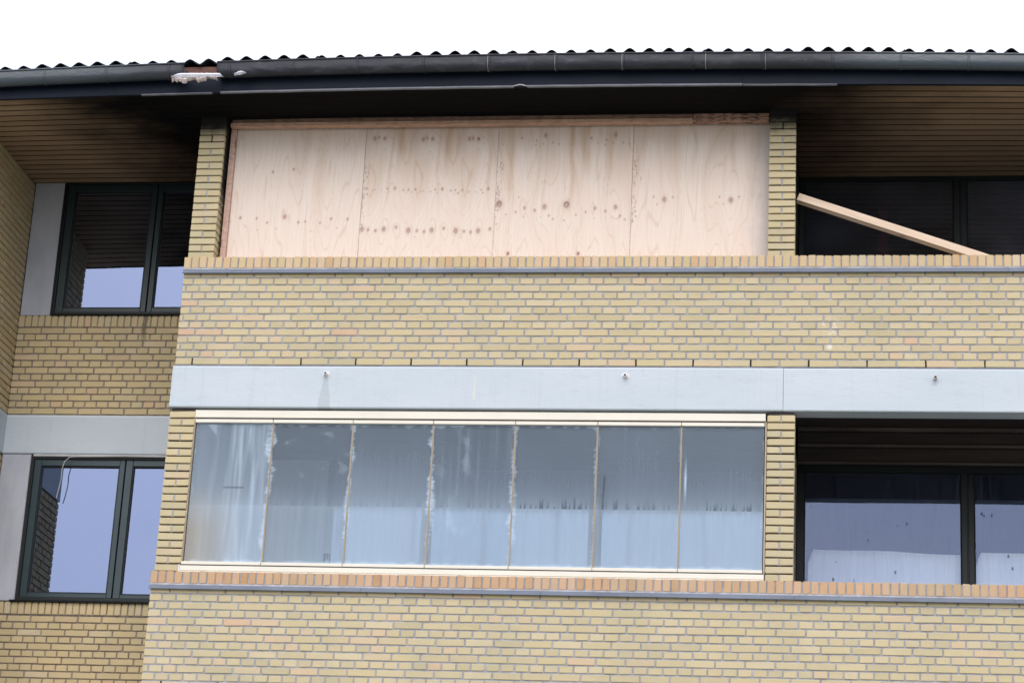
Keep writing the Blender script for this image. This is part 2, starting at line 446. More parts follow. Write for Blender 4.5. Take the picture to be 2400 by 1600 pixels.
def tube(name, pts, rad, mat, parent=None, seg=8):
    v, f = [], []
    for i, p in enumerate(pts):
        p = Vector(p); a = Vector(pts[max(0, i - 1)]); b = Vector(pts[min(len(pts) - 1, i + 1)])
        d = (b - a).normalized(); u = d.orthogonal().normalized() if abs(d.y) > .99 else d.cross(Vector((0, 1, 0))).normalized()
        w = d.cross(u)
        for k in range(seg):
            an = 2 * math.pi * k / seg
            q = p + (u * math.cos(an) + w * math.sin(an)) * rad; v.append(q)
    for i in range(len(pts) - 1):
        for k in range(seg):
            f.append((i * seg + k, i * seg + (k + 1) % seg, (i + 1) * seg + (k + 1) % seg, (i + 1) * seg + k))
    f.append(tuple(range(seg))); f.append(tuple((len(pts) - 1) * seg + k for k in reversed(range(seg))))
    return mesh_obj(name, v, f, mat, parent, True)

# ---- bricks: cached meshes, six uneven variants of every size
_cache = {}
def brick_geo(l, h, d, var, c=.0032):
    r = random.Random(hash((round(l, 3), round(h, 3), var)) & 0xffff)
    j = lambda a=.0016: r.uniform(-a, a)
    x0, x1, z0, z1 = -l / 2, l / 2, -h / 2, h / 2
    cc = [(x0 + j(), z0 + j()), (x1 + j(), z0 + j()), (x1 + j(), z1 + j()), (x0 + j(), z1 + j())]
    # worn corners: eight-sided front outline
    oct_ = []
    for i, (px, pz) in enumerate(cc):
        sx = 1 if px < 0 else -1; sz = 1 if pz < 0 else -1
        k = r.choice([.002, .003, .004, .009 if r.random() < .35 else .004])
        A = (px + sx * k, pz); B = (px, pz + sz * k)
        oct_ += [B, A] if i in (0, 2) else [A, B]
    y0 = j(.0012)
    front = [(x * (1 - 2 * c / l), y0 + j(.0006), z * (1 - 2 * c / h)) for x, z in oct_]
    rim = [(x, y0 + c, z) for x, z in oct_]
    back = [(x, d, z) for x, z in cc]
    v = front + rim + back
    f = [tuple(range(8))]
    for i in range(8):
        k = (i + 1) % 8; f.append((i, i + 8, k + 8, k))
    # rim to back: corners i -> oct indices 2i, 2i+1
    for i in range(4):
        a0 = 8 + 2 * i; a1 = 8 + 2 * i + 1; nxt = 8 + (2 * i + 2) % 8; bi = 16 + i; bn = 16 + (i + 1) % 4
        f.append((a0, bi, a1)); f.append((a1, bi, bn, nxt))
    return v, f
def brick_mesh(l, h, d, mat, var):
    key = (round(l, 3), round(h, 3), d, mat, var)
    if key not in _cache:
        v, f = brick_geo(l, h, d, var)
        me = bpy.data.meshes.new('brick'); me.from_pydata(v, [], f)
        bm = bmesh.new(); bm.from_mesh(me); bmesh.ops.recalc_face_normals(bm, faces=bm.faces); bm.to_mesh(me); bm.free()
        me.materials.append(MATS[mat]); _cache[key] = me
    return _cache[key]

def lay(parent, items, mat, rot='front', cap=300, name='brick', key=None, depth=.05):
    """items: (along, face, z, length, height) = centre of each brick's face.
    rot front: along = X, face = Y ; right: along = Y, face = X (faces +X)"""
    items = list(items)
    if key: items.sort(key=key)
    one, rest = items[:cap], items[cap:]
    for (a_, f_, z, l, h) in one:
        me = brick_mesh(l, h, depth, mat, random.randrange(6))
        ob = bpy.data.objects.new(name, me); ob.parent = parent
        j = random.uniform(-.0012, .0012)
        if rot == 'front': ob.location = (a_, f_ + j, z + ZO + random.uniform(-.0008, .0008)); rz = 0
        else: ob.location = (f_ - j, a_, z + ZO); rz = math.pi / 2
        ob.rotation_euler = (random.uniform(-.006, .006), random.uniform(-.004, .004), rz + random.uniform(-.006, .006))
        COL.objects.link(ob)
    if rest:
        V, F, Rn = [], [], []
        for (a_, f_, z, l, h) in rest:
            v, f = brick_geo(l, h, depth, random.randrange(6)); b = len(V)
            j = random.uniform(-.0012, .0012)
            if rot == 'front': V += [(x + a_, y + f_ + j, zz + z + ZO) for x, y, zz in v]
            else: V += [(-y + f_ - j, x + a_, zz + z + ZO) for x, y, zz in v]
            F += [tuple(i + b for i in q) for q in f]; Rn += [random.random()] * len(f)
        ob = mesh_obj(name + 's_beyond', V, F, mat + '_s', parent)
        bm = bmesh.new(); bm.from_mesh(ob.data); bmesh.ops.recalc_face_normals(bm, faces=bm.faces); bm.to_mesh(ob.data); bm.free()
        at = ob.data.attributes.new('rnd', 'FLOAT', 'FACE'); at.data.foreach_set('value', Rn)
        ob['kind'] = 'stuff'

JT = .0115      # joint width
def course(x0, x1, first, mod, z, h=.0545, extra=(), face=0.0):
    """bricks between joints at extra + first + n*mod, clipped to x0..x1"""
    js = sorted([e for e in extra if x0 < e < x1] + [first + n * mod for n in range(-60, 400) if x0 + .02 < first + n * mod < x1 - .02])
    ed = [x0] + js + [x1]; res = []
    for i in range(len(ed) - 1):
        a = ed[i] + (JT / 2 if i else 0); b = ed[i + 1] - (JT / 2 if i < len(ed) - 2 else 0)
        if b - a > .02: res.append(((a + b) / 2, face, z, b - a - random.choice([0, .001, .002]), h))
    return res

# ================================================================== THE SETTING
gr = mesh_obj('ground', [(-400, -400, 0), (400, -400, 0), (400, 400, 0), (-400, 400, 0)], [(0, 1, 2, 3)], 'tile_grass'); tag(gr, kind='structure')
pv = mesh_obj('pavement', [(-30, -24, .004), (40, -24, .004), (40, -3, .004), (-30, -3, .004)], [(0, 1, 2, 3)], 'bounce_paving'); tag(pv, kind='structure')

B = empty('apartment_building')
tag(B, 'yellow brick apartment block with grey concrete bands and a sooty burnt eave', 'apartment building')
# the eave is not quite level: it drops a few centimetres towards both ends
def drop(x, a): return -a * min((x - 3.1) ** 2, 30)
def ev(x, y=0): return drop(x, .0027)
def sv(x, y): return drop(x, .0027) * min(1, max(0, (1.5 - y) / 2.0))
def gv(x, y=0): return drop(x, .0039)
XR = 9.4                      # right end of what is built
D = 1.5                       # depth of the balconies

# ================================================================== PARAPETS (front)
def parapet(dz, x0, x1, copmat, shift, label):
    P = MB()
    P.box(x0 + .006, x1, .007, .225, dz + .0, dz + .985)
    w = P.build('parapet_wall', 'mortar', B); w['label'] = label
    st, hd = [], []
    for k in range(13):
        z = dz + .0333 + k * .06667
        if k % 2: hd += course(x0, x1, .114, .12, z)
        elif k % 4 == 0: st += course(x0, x1, .174, .24, z)
        else: st += course(x0, x1, .294, .24, z, extra=(.174,))
    vis = lambda it: (it[0] > 7.5, -it[0])
    lay(w, st, 'wall', cap=300, key=vis, name='brick')
    lay(w, hd, 'wall', cap=300, key=vis, name='header_brick')
    # on-edge coping bricks
    cp_ = []
    n = int((x1 - x0 - shift) / .0704)
    for i in range(n):
        xc = x0 - shift + .029 + i * .0704
        cp_.append((xc + random.uniform(-.002, .002), -.022 + random.uniform(-.002, .002), dz + .9365 + random.uniform(-.0015, .0015), .0585, .104))
    lay(w, cp_, copmat, cap=300, name='coping_brick', depth=.235)
    MB().box(x0 - shift + .004, x1, -.013, .20, dz + .882, dz + .983).build('coping_mortar', 'mortar', w)
    # zinc flashing in lengths under the coping
    xs = [x0 - shift - .004, x0 + .62, x0 + 1.8, x0 + 3.3, 5.36, 7.1, x1]
    for i in range(len(xs) - 1):
        o_ = .0012 * (i % 2)
        MB().prism([(.004, dz + .880), (-.022 - o_, dz + .870), (-.030 - o_, dz + .866), (-.033 - o_, dz + .836), (-.030 - o_, dz + .834), (.004, dz + .842)], xs[i], xs[i + 1] - .002).build('flashing', 'zinc', w)
    # mortar fillet above the flashing
    MB().prism([(.0, dz + .892), (-.019, dz + .886), (-.027, dz + .869), (0, dz + .866)], x0 - shift, x1).build('mortar_fillet', 'mortar', w)
    return w
pw = parapet(0, .022, XR, 'coping', .0, 'upper balcony parapet of yellow brick with an on-edge coping course')
# dark open weep joints in the bottom course
for i in range(-1, 19):
    xj = .174 + .48 * i + (.96 - .96)
    if xj < 0: continue
    if i == 1: continue
    MB().box(xj - .007, xj + .007, .0035, .0062, .006, .064).build('weep_joint', 'black_hole', pw)
pl = parapet(-2.812, .004, XR, 'copinglow', .0, 'lower balcony parapet of yellow brick with an orange coping course')
for i in range(0, 19):
    MB().box(.174 + .48 * i - .007, .174 + .48 * i + .007, .0035, .0062, -2.812 + .006, -2.812 + .064).build('weep_joint', 'black_hole', pl)

# ================================================================== CONCRETE BEAMS
def beam(x0, x1, y0, y1, zt, zb, name='concrete_beam', parent=None, rnd_=.012):
    c = rnd_
    prof = [(y0 + c, zb), (y0 + c * .3, zb + c * .3), (y0, zb + c), (y0, zt - c * 1.4), (y0 + c * .3, zt - c * .4), (y0 + c, zt), (y1, zt), (y1, zb)]
    return MB().prism(prof, x0, x1).build(name, 'beam', parent or B)
def drain(parent, x, z, lump):
    s_ = empty('drain_spout', (x, -.028, z + ZO), parent)
    L_ = .045
    v, f = [], []
    for yy, rr in ((.0, .016), (-L_, .0155), (-L_, .010), (-.01, .010)):
        for k in range(12):
            a_ = 2 * math.pi * k / 12; v.append((rr * math.cos(a_), yy, rr * math.sin(a_)))
    for i in range(3):
        for k in range(12): f.append((i * 12 + k, i * 12 + (k + 1) % 12, (i + 1) * 12 + (k + 1) % 12, (i + 1) * 12 + k))
    o_ = mesh_obj('drain_spout', v, f, 'pipe_white' if lump else 'cable_grey', parent, True, (x, -.012, z + ZO))
    h_ = mesh_obj('spout_hole', [(.0105 * math.cos(2 * math.pi * k / 12), -.012, .0105 * math.sin(2 * math.pi * k / 12)) for k in range(12)], [tuple(range(12))], 'black_hole', parent, False, (x, -.012 - .020, z + ZO))
    bpy.data.objects.remove(s_)
    if lump:   # mortar collar
        v, f = [], []
        for yy, rr in ((.004, .034), (-.006, .028), (-.012, .018)):
            for k in range(12):
                a_ = 2 * math.pi * k / 12; q = rr * random.uniform(.8, 1.2)
                v.append((q * math.cos(a_), yy, q * math.sin(a_)))
        for i in range(2):
            for k in range(12): f.append((i * 12 + k, i * 12 + (k + 1) % 12, (i + 1) * 12 + (k + 1) % 12, (i + 1) * 12 + k))
        mesh_obj('mortar_collar', v, f, 'pipe_white', parent, True, (x, -.011, z + ZO))
for dz in (0, -2.8, -5.6):
    b1 = beam(.012, 5.246, -.012, .17, dz - .008, dz - .384)
    b2 = beam(5.249, XR, -.011, .17, dz - .009, dz - .385)
    if dz == 0:
        drain(b1, 1.367, -.086, 1); drain(b1, 3.931, -.091, 1); drain(b2, 6.49, -.098, 0)

# ================================================================== PILLARS
def pillar(x0, x1, zb, n, mod, odd_split, label, sides=False, cmat='wall'):
    c_ = MB().box(x0 + .012, x1 - .012, .018, .19, zb, zb + n * mod + .02).build('brick_pillar', 'mortar_shaded', B)
    c_['label'] = label
    fr = []; sd_ = []
    for k in range(n):
        z = zb + mod * (k + .5)
        if (k % 2 == 1) == odd_split:
            m_ = (x0 + x1) / 2 + random.uniform(-.002, .002)
            fr += [((x0 + m_ - .006) / 2, 0, z, m_ - .006 - x0, .0545), ((m_ + .006 + x1) / 2, 0, z, x1 - m_ - .006, .0545)]
            MB().box(m_ - .008, m_ + .008, .006, .05, z - .03, z + .03).build('joint_mortar', 'mortar' if z < 2.1 else 'render_soot', c_)
        else:
            fr.append(((x0 + x1) / 2, 0, z, x1 - x0 - .001, .0545))
    lay(c_, fr, cmat, depth=.09)
    # right flank bricks
    for k in range(n):
        sd_.append((.142, x1, zb + mod * (k + .5), .09, .0545))
    lay(c_, sd_, cmat, rot='right', depth=.06)
    return c_
pillar(.042, .273, .982, 21, .0655, True, 'upper left brick pillar beside the boarded opening, its top blackened')
pillar(5.100, 5.328, .982, 21, .0657, False, 'upper right brick pillar between the boarding and the open balcony')
pillar(.022, .246, -1.822, 21, .0671, True, 'lower left brick pillar beside the glazed balcony')
pillar(5.120, 5.347, -1.828, 21, .0674, False, 'lower right brick pillar with two pinkish bottom courses')
# dividing walls and slabs behind
MB().box(.05, .262, .192, D + .002, .0, 2.385).build('divider_wall', 'render_soot', B)
MB().box(5.11, 5.316, .192, D + .002, .0, 2.385).build('divider_wall', 'render_soot', B)
MB().box(.03, .236, .192, D + .002, -2.8, -.40).build('divider_wall', 'inner_wall', B)
MB().box(5.13, 5.325, .192, D + .002, -2.8, -.40).build('divider_wall', 'mortar_dark', B)
MB().box(XR - .24, XR - .004, .02, D + .002, .99, 2.40).build('divider_wall', 'mortar_dark', B)
MB().box(XR - .24, XR - .004, .02, D + .002, -2.8, -.40).build('divider_wall', 'mortar_dark', B)
for dz in (0, -2.8):
    MB().box(.02, XR, .172, 9, dz - .062, dz + .06).build('balcony_slab', 'slab_brown', B)

# ================================================================== RECESS: BACK WALL AND SIDE WALL
XS = -2.005
RM = .93                       # these bricks are slightly narrower
def xr(o): return XS + (o + 2.16) * RM
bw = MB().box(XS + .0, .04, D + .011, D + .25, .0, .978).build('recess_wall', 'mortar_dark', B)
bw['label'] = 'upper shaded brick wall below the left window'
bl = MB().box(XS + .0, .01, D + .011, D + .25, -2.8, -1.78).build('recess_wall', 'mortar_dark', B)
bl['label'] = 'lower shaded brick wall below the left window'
for w, za, md, zc in ((bw, .045, .06625, .933), (bl, -2.683, .0635, -1.823)):
    it = []
    for k in range(-2 if w is bl else 0, 13):
        z = za + k * md
        h_ = .0545 if w is bw else .052
        if k % 2: it += course(XS, .05, xr(-2.085), .12 * RM, z, h=h_, face=D)
        elif k % 4 == 2: it += course(XS, .05, xr(-2.03), .24 * RM, z, h=h_, face=D)
        else: it += course(XS, .05, xr(-1.91), .24 * RM, z, h=h_, face=D)
    lay(w, it, 'recess', cap=300)
    it = []
    for i in range(31):
        it.append((XS + .031 + i * .0648 + random.uniform(-.002, .002), D - .004, zc, .0535, .109))
    lay(w, it, 'recess', name='coping_brick', depth=.1)
    MB().box(XS, .03, D + .005, D + .2, zc - .06, zc + .048).build('coping_mortar', 'mortar_dark', w)
beam(XS, .03, D - .004, D + .25, .008, -.368)
beam(XS, .03, D - .004, D + .25, -2.80, -3.18)

YE = -.09
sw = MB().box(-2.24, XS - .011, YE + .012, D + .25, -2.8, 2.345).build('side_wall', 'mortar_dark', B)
sw['label'] = 'side brick wall of the recess at the far left'
it = []
for k in range(-41, 36):
    z = .045 + k * .0663
    if -.37 < z < .01: continue
    if z > 2.33: continue
    it += [(y_, XS, zz, l_, h_) for (y_, f_, zz, l_, h_) in course(YE, D, -.01 if k % 2 else (.05 if k % 4 else .17), .12 if k % 2 else .24, z)]
lay(sw, it, 'recess', rot='right', cap=300, key=lambda i: (i[2] < -.4, i[0] < .3, -i[0]))
# front end of the side wall: joined header faces
it = [(-2.122, YE - .004, .045 + k * .0663, .235, .0545) for k in range(-41, 35) if not -.37 < .045 + k * .0663 < .01]
lay(sw, it, 'recess', cap=0, name='end_brick')
MB().box(-2.25, XS + .004, YE - .01, D - .006, -.368, .006).build('concrete_beam', 'beam', B)

# lower storeys down to the ground, outside the picture
lw_ = MB()
lw_.box(.01, XR, .02, .3, -5.6, -4.75); lw_.box(.01, XR, .02, .3, -8.0, -6.0); lw_.box(XS, -.0, D + .02, D + .3, -8.0, -3.2)
lw_.box(.01, .2, .022, D, -8, -3.2)
lw_.box(-2.24, XS, YE, D + .3, -8.0, -2.81); lw_.box(-6, -2.242, YE, .3, -8.0, 2.34); lw_.box(0, XR, D + .05, D + .3, -5.6, -3.2)
lw_.build('lower_storey_wall', 'tan_profile', B)

# ================================================================== WINDOWS
def ring(mb, x0, x1, z0, z1, w, y0, y1, wt=None, wb=None, wr=None):
    wt = wt or w; wb = wb or w; wr = wr or w
    mb.box(x0, x0 + w, y0, y1, z0, z1, .003)
    mb.box(x1 - wr, x1, y0, y1, z0, z1, .003)
    mb.box(x0 + w - .001, x1 - wr + .001, y0 + .0015, y1, z1 - wt, z1, .003)
    mb.box(x0 + w - .001, x1 - wr + .001, y0 + .0015, y1, z0, z0 + wb, .003)

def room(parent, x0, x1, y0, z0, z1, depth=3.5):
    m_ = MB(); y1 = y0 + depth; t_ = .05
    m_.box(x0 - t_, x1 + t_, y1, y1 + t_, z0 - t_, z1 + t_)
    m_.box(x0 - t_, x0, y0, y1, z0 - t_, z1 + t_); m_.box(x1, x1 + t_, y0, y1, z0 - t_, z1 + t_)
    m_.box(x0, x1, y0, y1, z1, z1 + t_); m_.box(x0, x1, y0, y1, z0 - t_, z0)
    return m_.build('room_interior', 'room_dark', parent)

def sash(w, x0, x1, z0, z1, gx0, gx1, gz0, gz1, glass, fm):
    """one casement: stepped frame, bead, spacer strip and pane"""
    a = MB()
    # main sash frame
    a.box(x0, gx0 - .012, D + .022, D + .08, z0, z1, .004); a.box(gx1 + .012, x1, D + .022, D + .08, z0, z1, .004)
    a.box(gx0 - .013, gx1 + .013, D + .0235, D + .08, gz1 + .012, z1, .004); a.box(gx0 - .013, gx1 + .013, D + .0235, D + .08, z0, gz0 - .012, .004)
    a.build('sash_frame', fm, w)
    b_ = MB(); ring(b_, gx0 - .014, gx1 + .014, gz0 - .014, gz1 + .014, .014, D + .034, D + .075); b_.build('glazing_bead', 'gasket', w)
    c_ = MB(); ring(c_, gx0, gx1, gz0, gz1, .007, D + .0555, D + .06); c_.build('spacer_strip', 'spacer', w)
    p_ = mesh_obj('pane', [(gx0, D + .052, gz0 + ZO), (gx1, D + .052, gz0 + ZO), (gx1, D + .052, gz1 + ZO), (gx0, D + .052, gz1 + ZO)], [(0, 1, 2, 3)], glass, w)
    return p_

# upper left window
w = empty('window', (0, 0, 0), B)
w['label'] = 'upper left window, dark above and sky-blue below'
m_ = MB(); ring(m_, -1.690, .14, 1.000, 2.350, .018, D + .005, D + .12, wb=.032); m_.build('window_frame', 'frame_dark', w)
sash(w, -1.673, -.786, 1.033, 2.332, -1.586, -.851, 1.087, 2.253, 'glass_left', 'recess_metal')
sash(w, -.777, .12, 1.033, 2.332, -.715, .05, 1.091, 2.256, 'glass_left', 'recess_metal')
MB().prism([(D - .03, .990), (D - .034, .998), (D + .01, 1.010), (D + .06, 1.012), (D + .06, .990)], -1.69, .04).build('window_sill', 'frame_dark', w)
room(w, -1.98, .03, D + .12, .1, 2.345)
MB().box(XS + .004, -1.694, D + .004, D + .1, .993, 2.348, .004).build('grey_panel', 'grey_panel_mat', B)
MB().box(-1.706, -1.690, D - .004, D + .09, .994, 2.346).build('panel_edge_strip', 'frame_dark', B)

# lower left window
w = empty('window', (0, 0, 0), B); w['label'] = 'lower left window reflecting pale blue sky and a brick edge'
m_ = MB(); ring(m_, -1.706, .05, -1.746, -.398, .018, D + .005, D + .12, wb=.03); m_.build('window_frame', 'frame_dark', w)
sash(w, -1.690, -.822, -1.716, -.412, -1.611, -.884, -1.662, -.488, 'glass_left', 'sash_blue')
sash(w, -.813, .03, -1.716, -.412, -.734, -.035, -1.668, -.486, 'glass_left', 'sash_blue')
MB().prism([(D - .030, -1.768), (D - .034, -1.756), (D + .01, -1.742), (D + .06, -1.740), (D + .06, -1.768)], -1.76, .02).build('window_sill', 'frame_dark', w)
MB().box(-1.70, .02, D - .012, D + .1, -.396, -.373, .003).build('head_trim', 'spacer', w)
room(w, -1.98, .0, D + .12, -2.7, -.42)
MB().box(XS + .004, -1.724, D - .006, D + .1, -1.760, -.376, .006).build('grey_panel', 'grey_panel_mat', B)
MB().box(-1.723, -1.707, D + .01, D + .09, -1.760, -.376).build('panel_edge_strip', 'gasket', B)

# balcony windows behind the parapets
def big_window(z0, z1, gz1, cells, glass, lab, fm='frame_dark', xa=None, xb=None, rd=3.0, tl=0):
    w = empty('window', (0, 0, 0), B); w['label'] = lab
    m_ = MB()
    m_.box(xa, xb, D + .01, D + .1, gz1, z1, .004)
    m_.box(xa, cells[0][0], D + .012, D + .1, z0, gz1 + .001, .004)
    for (a_, b_), (c_, d_) in zip(cells[:-1], cells[1:]):
        mid_ = (b_ + c_) / 2
        m_.box(b_, mid_ - .004, D + .010, D + .1, z0, gz1 + .001, .004); m_.box(mid_ + .004, c_, D + .013, D + .1, z0, gz1 + .001, .004)
        m_.box(mid_ - .005, mid_ + .005, D + .02, D + .1, z0, gz1 + .001)
    m_.box(cells[-1][1], xb, D + .012, D + .1, z0, gz1 + .001, .004)
    m_.build('window_frame', fm, w)
    for a_, b_ in cells:
        mesh_obj('pane', [(a_, D + .042 + tl, z0 + ZO), (b_, D + .042 + tl, z0 + ZO), (b_, D + .042 - tl, gz1 + ZO), (a_, D + .042 - tl, gz1 + ZO)], [(0, 1, 2, 3)], glass, w)
        r_ = MB(); ring(r_, a_, b_, z0, gz1, .008, D + .013, D + .070); r_.build('glazing_bead', 'gasket', w)
    room(w, xa, xb, D + .1, z0, z1, rd)
    return w
big_window(.08, 2.375, 2.318, [(5.369, 6.713), (6.832, 8.20)], 'glass_dark', 'dark window of the upper right open balcony', xa=5.318, xb=8.30)
big_window(-2.70, -.402, -.466, [(5.395, 6.750), (6.863, 8.22)], 'glass_right', 'misted window of the lower right open balcony', xa=5.326, xb=8.30, tl=.022)
big_window(-2.70, -.402, -.466, [(1.16, 1.99), (2.07, 3.50), (3.60, 5.04)], 'glass_mid', 'window behind the lower balcony glazing', xa=1.10, xb=5.13, rd=2.9, tl=.022)
MB().box(.06, 1.10, D + .01, D + .2, -2.72, -.402).build('balcony_back_wall', 'inner_wall', B)
MB().box(.06, 5.11, D + .01, D + .2, .06, 2.40).build('balcony_back_wall', 'render_soot', B)
MB().box(8.30, XR, D + .01, D + .2, -2.72, 2.385).build('balcony_back_wall', 'mortar_dark', B)
# brown cladding boards above the lower balcony windows
for (za, zb_) in ((-.400, -.247), (-.247, -.101), (-.101, -.064)):
    MB().box(.26, 5.12, D - .03, D + .01, za + .006, zb_ - .010, .003).build('cladding_board', 'slab_brown', B)
    MB().box(5.330, XR, D - .03, D + .01, za + .006, zb_ - .010, .003).build('cladding_board', 'slab_brown', B)
for zt, h_ in ((-.247, .024), (-.101, .033), (-.399, .012)):
    MB().box(5.330, XR, D - .052, D + .01, zt, zt + h_, .004).build('cladding_trim', 'slab_trim', B)

# ================================================================== ROOF
RF = empty('roof', (0, 0, 0), B)
soff = empty('soffit', (0, 0, 0), B)
zS = 2.352
yb = -.497; i = 0
while yb < 1.62:
    y1_ = yb + .1185
    if yb < 1.60:
        splits = [-4.6, XR] if i % 3 else ([-4.6, 6.80, XR] if i % 2 == 0 else [-4.6, 2.2, XR])
        for a_, b_ in zip(splits[:-1], splits[1:]):
            c = .006; z_ = zS
            prof = [(yb, z_ + .02), (yb, z_ + c), (yb + c, z_), (y1_ - .013, z_), (y1_ - .009, z_ + c), (y1_ - .009, z_ + .02)]
            bd = MB().bent(prof, a_ + .001, b_ - .001, sv).build('soffit_board', 'soffit', soff)
            bd.data.materials.append(MATS['groove_dirt_shade'])
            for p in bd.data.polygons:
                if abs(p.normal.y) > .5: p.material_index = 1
    yb = y1_; i += 1
MB().bent([(-.5, zS + .019), (.4, zS + .019), (1.0, zS + .019), (1.75, zS + .019), (1.75, zS + .035), (-.5, zS + .035)], -4.6, XR, sv).build('soffit_backing', 'render_soot', soff)
# fascia: lengths of dark sheet with a bent bottom edge
fs = empty('fascia', (0, 0, 0), B)
for a_, b_ in ((-4.6, -.60), (-.60, .312), (.312, 2.4), (2.4, 4.89), (4.89, 7.6), (7.6, XR)):
    MB().bent([(-.528, 2.350), (-.530, 2.565), (-.50, 2.565), (-.50, 2.350)], a_ + .0008, b_ - .0008, ev).build('fascia_board', 'fascia_mat', fs)
def lip(a_, b_, hh=.012, sag=0):
    n = 24; v, f = [], []
    for i in range(n + 1):
        x_ = a_ + (b_ - a_) * i / n
        dz_ = .0022 * noise.noise(Vector((x_ * 5, 0, 3))) + ev(x_)
        v += [(x_, -.534, 2.343 + dz_ + ZO), (x_, -.5345, 2.343 + hh + dz_ + ZO), (x_, -.505, 2.343 + hh + dz_ + ZO), (x_, -.505, 2.343 + dz_ + ZO)]
        if i:
            k = 4 * i
            f += [(k - 4, k - 3, k + 1, k), (k - 3, k - 2, k + 2, k + 1), (k - 2, k - 1, k + 3, k + 2), (k - 1, k - 4, k, k + 3)]
    f += [(0, 1, 2, 3)]; k = 4 * n; f += [(k + 3, k + 2, k + 1, k)]
    return mesh_obj('fascia_lip', v, f, 'fascia_edge', fs)
lip(-.36, .274, .007); lip(.350, 2.93); lip(3.05, 4.886); lip(4.893, 5.68, .006)
# small bowed notch piece
v, f = [], []
for i in range(13):
    x_ = 2.93 + .12 * i / 12; q_ = .013 * math.sin(math.pi * i / 12)
    v += [(x_, -.536, 2.343 + q_ + ZO), (x_, -.536, 2.349 + q_ * 1.25 + ZO)]
    if i: k = 2 * i; f.append((k - 2, k, k + 1, k - 1))
mesh_obj('fascia_dent', v, f, 'spacer', fs)
MB().box(.0, .40, -.536, -.5315, 2.475, 2.57).build('bare_fascia_wood', 'fascia_wood', fs)
MB().bent([(-.524, 2.567), (-.524, 2.598), (-.40, 2.600), (-.40, 2.567)], -4.6, XR, ev).build('eave_batten', 'render_soot', fs)

# corrugated cement sheets
def roof_sheet(x0, npitch, dz, n=10):
    pitch = .168; nx = npitch * n + 3
    sl = math.tan(math.radians(17)); v, f = [], []
    for top in (0, 1):
        for i in range(nx + 1):
            x_ = x0 + pitch * i / n
            w_ = .0255 * math.cos(2 * math.pi * (x_ - 2.75) / pitch)
            w_ = w_ * (1.0 if w_ > 0 else 1.0)
            for y_ in (-.585, 2.6):
                v.append((x_, y_ + (.008 * math.sin(x0 * 7) if y_ < 0 else 0), 2.639 + dz + gv(x_) + w_ + (y_ + .585) * sl + (.0065 if top else 0) + ZO))
    m1 = nx + 1
    for i in range(nx):
        a = 2 * i
        f.append((a, a + 2, a + 3, a + 1)); b = 2 * m1 + a; f.append((b, b + 1, b + 3, b + 2)); f.append((a, b, b + 2, a + 2))
    f.append((0, 1, 2 * m1 + 1, 2 * m1)); 
    return mesh_obj('roof_sheet', v, f, 'roof_cement', RF, True)
x_ = -4.6 + .03; k = 0
# crest positions at -0.03 + n*0.1767 ; five-crest sheets
start = 2.75 - .168 * 44 - .084
for k in range(17):
    roof_sheet(start + k * 5 * .168, 5, (-.007 if k % 2 else .004) + random.uniform(-.002, .002))
# rear slope closing the roof
yr = 2.6; zr = 2.600 + 3.185 * math.tan(math.radians(17))
mesh_obj('rear_roof_slope', [(-4.6, yr, zr + ZO), (XR, yr, zr + ZO), (XR, 6.5, zr - 1.1 + ZO), (-4.6, 6.5, zr - 1.1 + ZO)], [(0, 1, 2, 3)], 'roof_cement', RF)
MB().box(-4.6, XR, 6.4, 6.5, -8, zr - 1.15).build('rear_wall', 'tan_profile', B)
MB().prism([(-.52, 2.45), (2.6, zr - .25), (2.6, 2.3), (-.5, 2.3)], -4.59, -4.5).build('gable_end', 'render_soot', B)

# ================================================================== GUTTER
GT = empty('gutter', (0, 0, 0), B); GT['label'] = 'dark half-round eaves gutter, broken open near the left'
def gutter_all(x0, x1):
    nx = max(4, int((x1 - x0) / .04)); R = .0625; yc = -.598; seg = 12
    v, f = [], []
    prof = []
    for k in range(seg + 1):
        an = math.pi + math.pi * k / seg * .98
        prof.append((yc + R * math.cos(an), 2.528 + R * math.sin(an)))
    prof = [(yc - R - .001, 2.581), (yc - R - .0005, 2.556)] + prof + [(-.5365, 2.571)]
    inn = [(y_ + (.0035 if y_ < yc else -.001), z_ + .003) for y_, z_ in prof]
    for i in range(nx + 1):
        x_ = x0 + (x1 - x0) * i / nx
        for s_, pr in enumerate((prof, inn)):
            for k, (y_, z_) in enumerate(pr):
                dd = .0045 * noise.noise(Vector((x_ * 6, k * .35, 5))) if -.6 < x_ < 5.6 and y_ < -.56 else 0
                v.append((x_, y_ + dd, z_ + dd * .6 + gv(x_) + ZO))
    n_ = len(prof); m1 = 2 * n_
    for i in range(nx):
        for k in range(n_ - 1):
            a = i * m1 + k; f.append((a, a + 1, a + m1 + 1, a + m1))
            b = a + n_; f.append((b, b + m1, b + m1 + 1, b + 1))
    for e_ in (0, nx):
        for k in range(n_ - 1):
            a = e_ * m1 + k; f.append((a, a + n_, a + n_ + 1, a + 1))
    mesh_obj('gutter_length', v, f, 'gutter', GT, True)
    pts = [(x0 + (x1 - x0) * i / 40, -.6635, 2.585 + gv(x0 + (x1 - x0) * i / 40) + .0018 * noise.noise(Vector((i * .5 + x0, 0, 0))) + ZO) for i in range(41)]
    tube('gutter_bead', pts, .0085, 'gutter', GT, 8)
gutter_all(-4.6, .040); gutter_all(.335, 5.062); gutter_all(5.066, XR)
